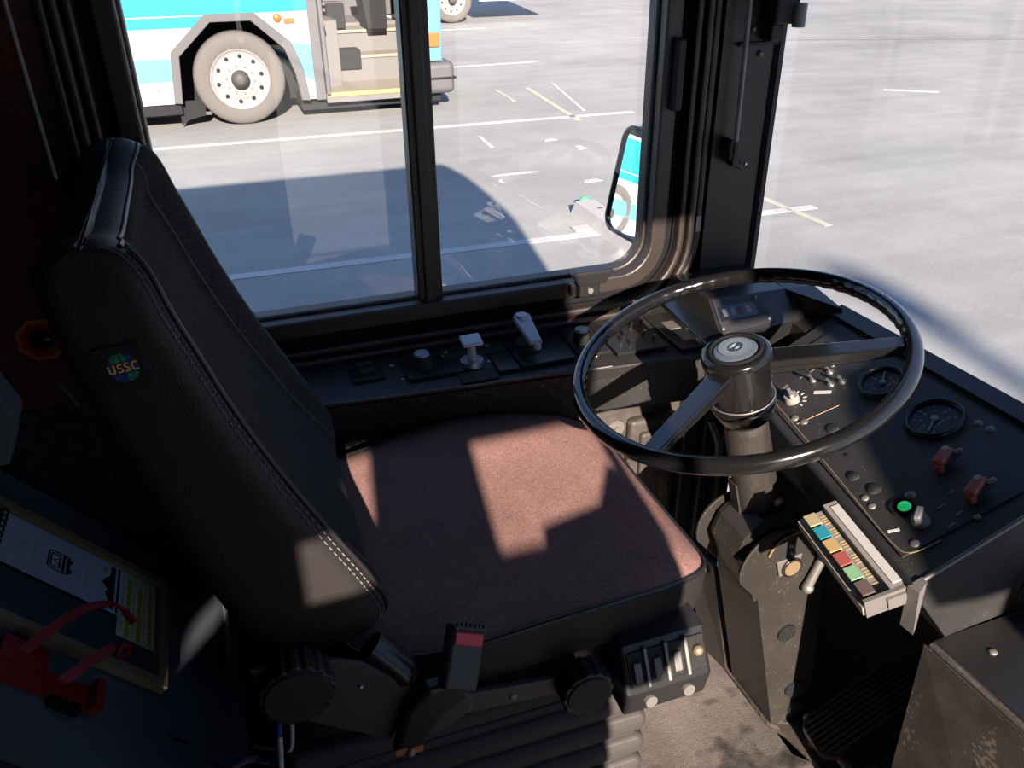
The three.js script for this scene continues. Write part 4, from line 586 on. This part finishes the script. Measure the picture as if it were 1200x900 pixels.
  dome(0.889, -0.945, 0.011); dome(0.843, -0.833, 0.010); dome(0.845, -0.79, 0.011); dome(0.826, -0.785, 0.006, M.dullSteel, 'screw'); dome(0.822, -0.765, 0.006, M.dullSteel, 'screw'); dome(0.868, -1.015, 0.007, M.dullSteel, 'screw'); dome(0.872, -0.995, 0.007, M.dullSteel, 'screw'); dome(0.865, -0.878, 0.004, M.matte, 'screw'); dome(0.815, -0.672, 0.007, M.dullSteel, 'screw'); dome(1.02, -0.792, 0.007, M.dullSteel, 'screw'); dome(1.02, -0.77, 0.007, M.dullSteel, 'screw'); dome(0.868, -0.745, 0.008, M.dullSteel, 'screw'); dome(0.895, -0.655, 0.005, M.dullSteel, 'screw'); dome(1.088, -1.16, 0.008, M.plastic, 'screw');
  for (const [x, z] of [[0.975, -1.07], [0.99, -1.085], [1.01, -1.11], [1.03, -1.10], [0.955, -1.04], [0.97, -1.03], [0.945, -1.075]]) put('toggle', on(join([new THREE.CylinderGeometry(0.006, 0.007, 0.006, 6), rod(V(0, 0.003, 0), V(-0.006, 0.018, 0.004), 0.002, 8, 0.003)]), x, z, 0.004), M.steel, t);
  for (const [x, z] of [[0.88, -0.70], [0.885, -0.675], [0.865, -0.665], [0.905, -0.712], [0.94, -1.10], [0.96, -1.10], [0.935, -0.70]]) put('legend_mark', on(bx(0.011, 0.0008, 0.003, 0.0003), x, z, 0.0036), M.dullSteel, t);
  put('speaker_ring', new THREE.TorusGeometry(0.06, 0.006, 12, 40).translate(1.035, 0.585, -0.612), M.satin, t);
  put('end_bracket', muv(hexa([V(0.768, 0.585, -0.622), V(0.77, 0.585, -0.600), V(0.784, 0.585, -0.610), V(0.784, 0.585, -0.622)], [P(0.764, -0.622, 0.004), P(0.766, -0.604, 0.004), P(0.784, -0.612, 0.004), P(0.784, -0.622, 0.004)])), M.dustyAlu, t, 'bare metal corner bracket');
  // aluminium button strip along the driver's edge
  const b = thing('button_strip', 'silver push button control strip with six coloured keys on the dashboard edge', 'control strip', V(0.755, 0.62, -0.71));
  const sd = V(-0.17, 0, 0.985).normalize(), sw = V(0.93, 0.32, 0.16).normalize(), sn = sw.clone().cross(sd).negate().normalize(); const S = (u, w, o) => V(0.781, 0.636, -0.815).addScaledVector(sd, u).addScaledVector(sw, w).addScaledVector(sn, o);
  if (sn.y < 0) sn.negate();
  const blk = (u0, u1, w0, w1, o0, o1) => hexa([S(u0, w0, o0), S(u1, w0, o0), S(u1, w1, o0), S(u0, w1, o0)], [S(u0, w0, o1), S(u1, w0, o1), S(u1, w1, o1), S(u0, w1, o1)]);
  const body = put('case', [blk(0, 0.187, -0.038, 0.026, -0.014, 0), blk(0, 0.187, 0.000, 0.026, -0.001, 0.010), blk(0, 0.187, -0.043, -0.036, -0.018, -0.002)], M.alu, b);
  put('end_cap', [blk(0.185, 0.191, -0.040, 0.026, -0.020, 0.010), blk(0.191, 0.195, -0.01, 0.016, -0.016, 0.004)], M.dustyAlu, body); put('bright_bar', blk(0.010, 0.178, 0.007, 0.02, 0.009, 0.0115), std({ color: lin(0.42, 0.40, 0.38), roughness: 0.5 }), body);
  const cols = [['cream_key', [0.34, 0.28, 0.17]], ['blue_key', [0.02, 0.20, 0.26]], ['yellow_key', [0.38, 0.26, 0.11]], ['red_key', [0.28, 0.07, 0.06]], ['green_key', [0.19, 0.34, 0.20]], ['brown_key', [0.10, 0.07, 0.06]]];
  cols.forEach(([nm, c], i) => put(nm, blk(0.008 + i * 0.0295, 0.008 + i * 0.0295 + 0.024, -0.036, -0.018, -0.004, 0.011), std({ color: lin(...c), roughness: 0.45 }), b));
  for (let i = 0; i < 6; i++) for (let k = 0; k < 4; k++) put('legend_mark', blk(0.010 + i * 0.0295 + k * 0.0055, 0.013 + i * 0.0295 + k * 0.0055, -0.012, -0.004, -0.0005, 0.0006), M.tan, body);
  // box below and beside it
  const c = thing('door_control_box', 'scuffed black console box standing beside the dashboard end', 'box', V(1.05, 0, -0.48));
  put('case', muv(hexa([V(0.86, 0, -0.63), V(0.86, 0, -0.30), V(1.12, 0, -0.30), V(1.12, 0, -0.63)].reverse(), [V(0.836, 0.515, -0.63), V(0.846, 0.52, -0.30), V(1.12, 0.545, -0.30), V(1.12, 0.545, -0.63)].reverse())), M.rust, c, 'scuffed brown black face');
  put('lid', muv(hexa([V(0.838, 0.517, -0.626), V(0.848, 0.522, -0.30), V(1.12, 0.547, -0.30), V(1.12, 0.547, -0.615)].reverse(), [V(0.848, 0.525, -0.624), V(0.856, 0.53, -0.30), V(1.12, 0.555, -0.30), V(1.12, 0.555, -0.612)].reverse())), M.satin, c);
  put('lid_edge', tube([V(0.841, 0.52, -0.622), V(0.845, 0.521, -0.5), V(0.85, 0.524, -0.31)], 0.0055, 20, 8), M.rust, c); put('screw', new THREE.SphereGeometry(0.006, 12, 8).scale(1, 0.5, 1).translate(0.90, 0.532, -0.575), M.dullSteel, c);
}
{ // pedals
  const pedal = (label, x0, y0, x1, y1, z0, z1, n) => {
    const t = thing('foot_pedal', label, 'pedal', V(x0, y0, (z0 + z1) / 2), 'foot pedals below the dashboard'), L = Math.hypot(x1 - x0, y1 - y0), a = Math.atan2(y1 - y0, x1 - x0), w = z1 - z0;
    const go = (g) => g.rotateZ(a).translate(x0, y0, (z0 + z1) / 2);
    put('plate', go(poly(rrect(0, L, -w / 2, w / 2, Math.min(0.035, w / 2.1)), 0.016, 0.003).rotateX(-Math.PI / 2)), M.rubber, t);
    for (let i = 0; i < n; i++) { const z = -w / 2 + w * (i + 0.7) / (n + 0.4), e = 0.03 * Math.pow(Math.abs(z) / (w / 2), 3); put('tread_rib', go(bx(L - 0.012 - 2 * e, 0.005, w / n * 0.5, 0.001).translate(L / 2, 0.0175, z)), M.panel, t); }
    put('hinge', go(rod(V(0.03, -0.012, -w / 2 - 0.012), V(0.03, -0.012, w / 2 + 0.012), 0.010, 14)), M.dullSteel, t); put('stem', rod(V(x1, y1, (z0 + z1) / 2), V(x1 + 0.02, y1 - 0.03, (z0 + z1) / 2), 0.012), M.panel, t);
  };
  pedal('wide ribbed black treadle pedal beside the steering column base', 0.885, 0.035, 1.10, 0.145, -0.875, -0.775, 9);
  pedal('ribbed black floor pedal beside the scuffed console box', 0.93, 0.02, 1.06, 0.09, -0.745, -0.665, 7);
}

// ================================================================ OUTSIDE MIRROR OF THE OWN BUS
{
  const t = thing('side_mirror', 'tall black rimmed outside mirror seen through the side window', 'mirror', V(0.92, 0.88, -1.7));
  const n = V(-0.97, 0.2, 0.08).normalize(), x = V(0, 1, 0).cross(n).normalize(), y = n.clone().cross(x), m = new THREE.Matrix4().makeBasis(x, y, n).setPosition(0.905, 0.885, -1.715), go = (g) => g.applyMatrix4(m);
  const rim = rrect(-0.105, 0.105, -0.125, 0.125, 0.04);
  put('housing', go(poly(rim, 0.05, 0.012).translate(0, 0, -0.052)), M.plastic, t); put('rim', go(poly(rim, 0.012, 0.003, [rrect(-0.097, 0.097, -0.117, 0.117, 0.034)]).translate(0, 0, -0.004)), M.satin, t);
  put('mirror_glass', go(poly(rrect(-0.098, 0.098, -0.118, 0.118, 0.035), 0.003, 0).translate(0, 0, -0.002)), M.mirror, t); put('arm', rod(V(0.94, 0.9, -1.70), V(1.09, 0.95, -1.5), 0.012), M.plastic, t);
}

// ================================================================ BUSES ACROSS THE YARD
function wheelParts(t, x, z, r, full) {                           // z: outer face
  const ty = put('tyre', aim(lathe([[r * 0.62, -0.02], [r * 0.66, 0.0], [r * 0.80, 0.012], [r * 0.93, 0.0], [r * 0.99, -0.04], [r, -0.1], [r, -0.26], [r * 0.6, -0.28]], 64), V(x, G + r, z), V(0, 0, 1)), M.tyre, t);
  const rm = put('rim', aim(lathe([[r * 0.645, 0.004], [r * 0.62, 0.004], [r * 0.60, -0.015], [r * 0.53, -0.035], [r * 0.42, -0.02], [r * 0.40, -0.005], [r * 0.2, 0.0], [0.001, 0.0]], 56), V(x, G + r, z), V(0, 0, 1)), M.rim, t);
  put('hub', aim(lathe([[r * 0.2, -0.01], [r * 0.2, 0.05], [r * 0.13, 0.06], [r * 0.12, 0.085], [r * 0.05, 0.09], [0.001, 0.09]], 28), V(x, G + r, z), V(0, 0, 1)), M.hubGrease, rm);
  for (let i = 0; i < 10; i++) { const a = (i + 0.3) * 36 * D; put('hand_hole', new THREE.CylinderGeometry(r * 0.045, r * 0.045, 0.02, 12).rotateX(Math.PI / 2).translate(x + r * 0.485 * Math.cos(a), G + r + r * 0.485 * Math.sin(a), z - 0.028), M.under, rm); if (full) put('wheel_nut', new THREE.CylinderGeometry(0.014, 0.014, 0.025, 6).rotateX(Math.PI / 2).translate(x + r * 0.3 * Math.cos(a + 0.3), G + r + r * 0.3 * Math.sin(a + 0.3), z + 0.008), M.dullSteel, rm); }
}
{
  const Z = -11.01, t = thing('parked_bus', 'white bus with turquoise stripes and open front door parked across the yard', 'bus', V(-2, G, -12.2));
  const inner = [[-0.28, -0.45], [-0.225, 0.07], [0.17, 0.42], [0.62, 0.42], [0.96, 0.10], [1.06, -0.2], [1.10, -0.5]];
  const cut = (y0, y1) => null;
  const X0 = -9.3;
  put('side_wall', poly([[X0, -0.45], ...inner.slice(0, 7), [1.29, -0.5], [1.29, 2.25], [X0, 2.25]], 0.05, 0).translate(0, 0, Z - 0.05), M.white, t);
  // stripes follow the wall; those that meet the arch stop at its edge
  put('stripe', poly([[X0, 0.50], [1.285, 0.50], [1.285, 1.0], [X0, 1.0]], 0.006, 0).translate(0, 0, Z), M.cyan, t, 'turquoise band'); put('stripe', poly([[X0, 0.37], [0.08, 0.37], [0.21, 0.485], [X0, 0.485]], 0.006, 0).translate(0, 0, Z), M.cyan, t, 'turquoise band');
  put('stripe', poly([[X0, -0.2], [-0.29, -0.2], [-0.27, 0.05], [X0, 0.05]], 0.006, 0).translate(0, 0, Z), M.paleCyan, t, 'pale turquoise band'); put('stripe', poly([[1.10, -0.22], [1.28, -0.28], [1.28, 0.13], [1.03, 0.16]], 0.006, 0).translate(0, 0, Z), M.paleCyan, t, 'pale turquoise band');
  const outer = [[-0.37, -0.44], [-0.315, 0.12], [0.12, 0.505], [0.67, 0.505], [1.05, 0.17], [1.16, -0.14], [1.20, -0.51]];
  put('arch_trim', poly([...outer, ...inner.slice().reverse()], 0.05, 0.008).translate(0, 0, Z), M.busGrey, t, 'grey wheel arch trim');
  put('arch_liner', [rb(-0.45, 1.25, -0.6, 0.6, Z - 0.75, Z - 0.70, 0.01), rb(-0.45, 1.25, 0.45, 0.5, Z - 0.7, Z - 0.06, 0.01)], M.under, t); put('mud_flap', poly([[-0.33, -0.44], [-0.02, -0.44], [-0.05, -0.62], [-0.24, -0.66], [-0.34, -0.72]], 0.02, 0.002).translate(0, 0, Z - 0.12), M.under, t);
  put('underbody', [rb(X0, -0.3, -0.62, -0.4, Z - 2.4, Z - 0.16, 0.02), rb(1.1, 2.9, -0.66, -0.5, Z - 2.4, Z - 0.12, 0.02)], M.under, t); put('skirt_rubber', rb(X0, -0.3, -0.58, -0.45, Z - 0.06, Z - 0.03, 0.005), M.under, t);
  wheelParts(t, 0.41, Z + 0.0, 0.53, true);
  put('marker_lamp', new THREE.SphereGeometry(0.05, 16, 10).scale(1, 1, 0.5).translate(0.93, 0.435, Z + 0.01), M.amber, t, 'amber side marker'); put('marker_lamp', rb(1.0, 1.12, 0.37, 0.43, Z, Z + 0.02, 0.01), M.amber, t, 'amber side marker'); put('fuel_cap', new THREE.CylinderGeometry(0.02, 0.02, 0.01, 12).rotateX(Math.PI / 2).translate(-0.52, -0.29, Z + 0.004), M.dullSteel, t);
  // doorway
  put('door_post', [rb(1.28, 1.40, -0.52, 2.2, Z - 0.2, Z + 0.01, 0.01)], M.busGrey, t); put('door_leaf', rb(1.40, 1.45, -0.45, 2.1, Z - 0.5, Z + 0.10, 0.01), M.busGrey, t);
  put('step_floor', rb(1.40, 2.62, -0.56, -0.46, Z - 1.3, Z + 0.04, 0.01), M.stepGrey, t); put('step_nosing', rb(1.40, 2.62, -0.49, -0.435, Z + 0.0, Z + 0.05, 0.01), M.yellow, t, 'yellow step edge');
  put('step_tread', hexa([V(1.45, -0.46, Z), V(2.62, -0.46, Z), V(2.62, -0.46, Z - 0.5), V(1.45, -0.46, Z - 0.5)], [V(1.45, -0.44, Z), V(2.62, -0.44, Z), V(2.62, -0.40, Z - 0.5), V(1.45, -0.40, Z - 0.5)]), M.stepTan, t);
  put('step_riser', poly([[1.65, -0.44], [2.62, -0.40], [2.62, -0.13], [1.65, -0.10]], 0.4, 0.01).translate(0, 0, Z - 0.9), M.stepGrey, t); put('step_nosing', rb(1.65, 2.62, -0.13, -0.09, Z - 0.9, Z - 0.48, 0.01), M.stepTan, t); put('step_riser', rb(1.65, 2.62, -0.1, 0.14, Z - 1.35, Z - 0.85, 0.01), M.stepGrey, t); put('step_nosing', rb(1.65, 2.62, 0.14, 0.18, Z - 1.3, Z - 0.82, 0.01), M.stepTan, t); put('step_wedge', rb(1.66, 1.95, -0.25, -0.02, Z - 0.75, Z - 0.45, 0.01), M.under, t);
  put('side_panel', rb(1.45, 1.66, -0.46, 0.35, Z - 1.2, Z - 0.3, 0.01), M.stepGrey, t); put('seat_box', rb(1.62, 1.85, 0.2, 0.5, Z - 1.2, Z - 0.8, 0.02), M.under, t); for (let i = 0; i < 6; i++) put('heater_slat', rb(1.46, 1.88, 0.40 + i * 0.07, 0.44 + i * 0.07, Z - 1.0, Z - 0.9, 0.01), M.busGrey, t);
  put('inner_floor', rb(1.4, 2.62, 0.16, 0.22, Z - 2.4, Z - 1.3, 0.01), M.stepGrey, t); put('inner_back', rb(-0.5, 2.9, 0.2, 2.0, Z - 2.45, Z - 2.4, 0.01), M.busGrey, t);
  put('grab_rail', tube([V(1.44, 0.9, Z + 0.02), V(1.44, 0.45, Z + 0.02), V(1.46, 0.33, Z + 0.0), V(1.46, 0.3, Z - 0.1)], 0.02, 24, 8), M.yellow, t, 'yellow grab rail'); put('grab_rail', tube([V(2.5, 0.9, Z - 0.02), V(2.45, 0.5, Z - 0.02), V(2.52, 0.35, Z - 0.02), V(2.6, 0.33, Z - 0.06)], 0.022, 24, 8), M.yellow, t, 'yellow grab rail'); put('front_console', hexa([V(2.1, 0.2, Z - 0.6), V(2.35, 0.2, Z - 0.6), V(2.35, 0.2, Z - 1.1), V(2.1, 0.2, Z - 1.1)], [V(2.0, 0.9, Z - 0.6), V(2.35, 0.9, Z - 0.6), V(2.35, 0.9, Z - 1.1), V(2.0, 0.9, Z - 1.1)]), M.under, t);
  put('door_leaf', rb(2.50, 2.58, -0.45, 2.1, Z - 0.4, Z + 0.05, 0.01), M.busGrey, t); put('corner_panel', poly([[2.58, -0.15], [2.9, -0.15], [2.93, 1.0], [2.8, 2.2], [2.58, 2.2]], 0.06, 0.02).translate(0, 0, Z - 0.06), M.paleCyan, t, 'pale turquoise corner'); put('turn_lamp', rb(2.73, 2.88, 0.02, 0.19, Z - 0.01, Z + 0.03, 0.015), M.amber, t, 'orange turn lamp');
  put('bumper', rb(2.55, 3.06, -0.55, -0.16, Z - 2.5, Z + 0.03, 0.08), M.busGrey, t, 'grey rubber bumper'); put('bumper_groove', rb(2.56, 3.07, -0.37, -0.34, Z - 2.4, Z + 0.04, 0.01), M.under, t); put('front_wall', rb(2.86, 2.92, -0.2, 2.2, Z - 2.45, Z - 0.05, 0.02), M.paleCyan, t); put('roof', rb(X0, 2.9, 2.2, 2.4, Z - 2.5, Z, 0.06), M.white, t); put('far_wall', rb(X0, 2.8, -0.45, 2.2, Z - 2.5, Z - 2.45, 0.01), M.white, t); put('rear_wall', rb(X0, X0 + 0.05, -0.45, 2.2, Z - 2.5, Z, 0.01), M.white, t);
  for (let x = X0 + 0.3; x < 0.4; x += 1.45) put('side_window', rb(x, x + 1.3, 1.05, 1.85, Z - 0.01, Z + 0.008, 0.002), M.gloss, t);
  wheelParts(t, -6.6, Z, 0.53, false);
}
{
  const Z = -20.95, t = thing('distant_bus', 'second bus parked further back with only a white front wheel in view', 'bus', V(2, G, -22));
  put('side_wall', poly([[-6, -0.3], [5.2, -0.3], [5.25, 0.2], [5.5, 0.45], [6.15, 0.45], [6.45, 0.2], [6.5, -0.3], [8.3, -0.3], [8.3, 2.2], [-6, 2.2]], 0.05, 0).translate(0, 0, Z - 0.05), M.white, t); put('body', rb(-6, 8.3, 0.5, 2.2, Z - 2.5, Z - 0.06, 0.05), M.white, t); put('underbody', rb(-6, 5.0, -0.6, 0.5, Z - 2.4, Z - 0.2, 0.02), M.under, t); wheelParts(t, 5.83, Z, 0.50, true);
}

for (const o of scene.children) o.updateMatrixWorld(true);
renderer.render(scene, camera);
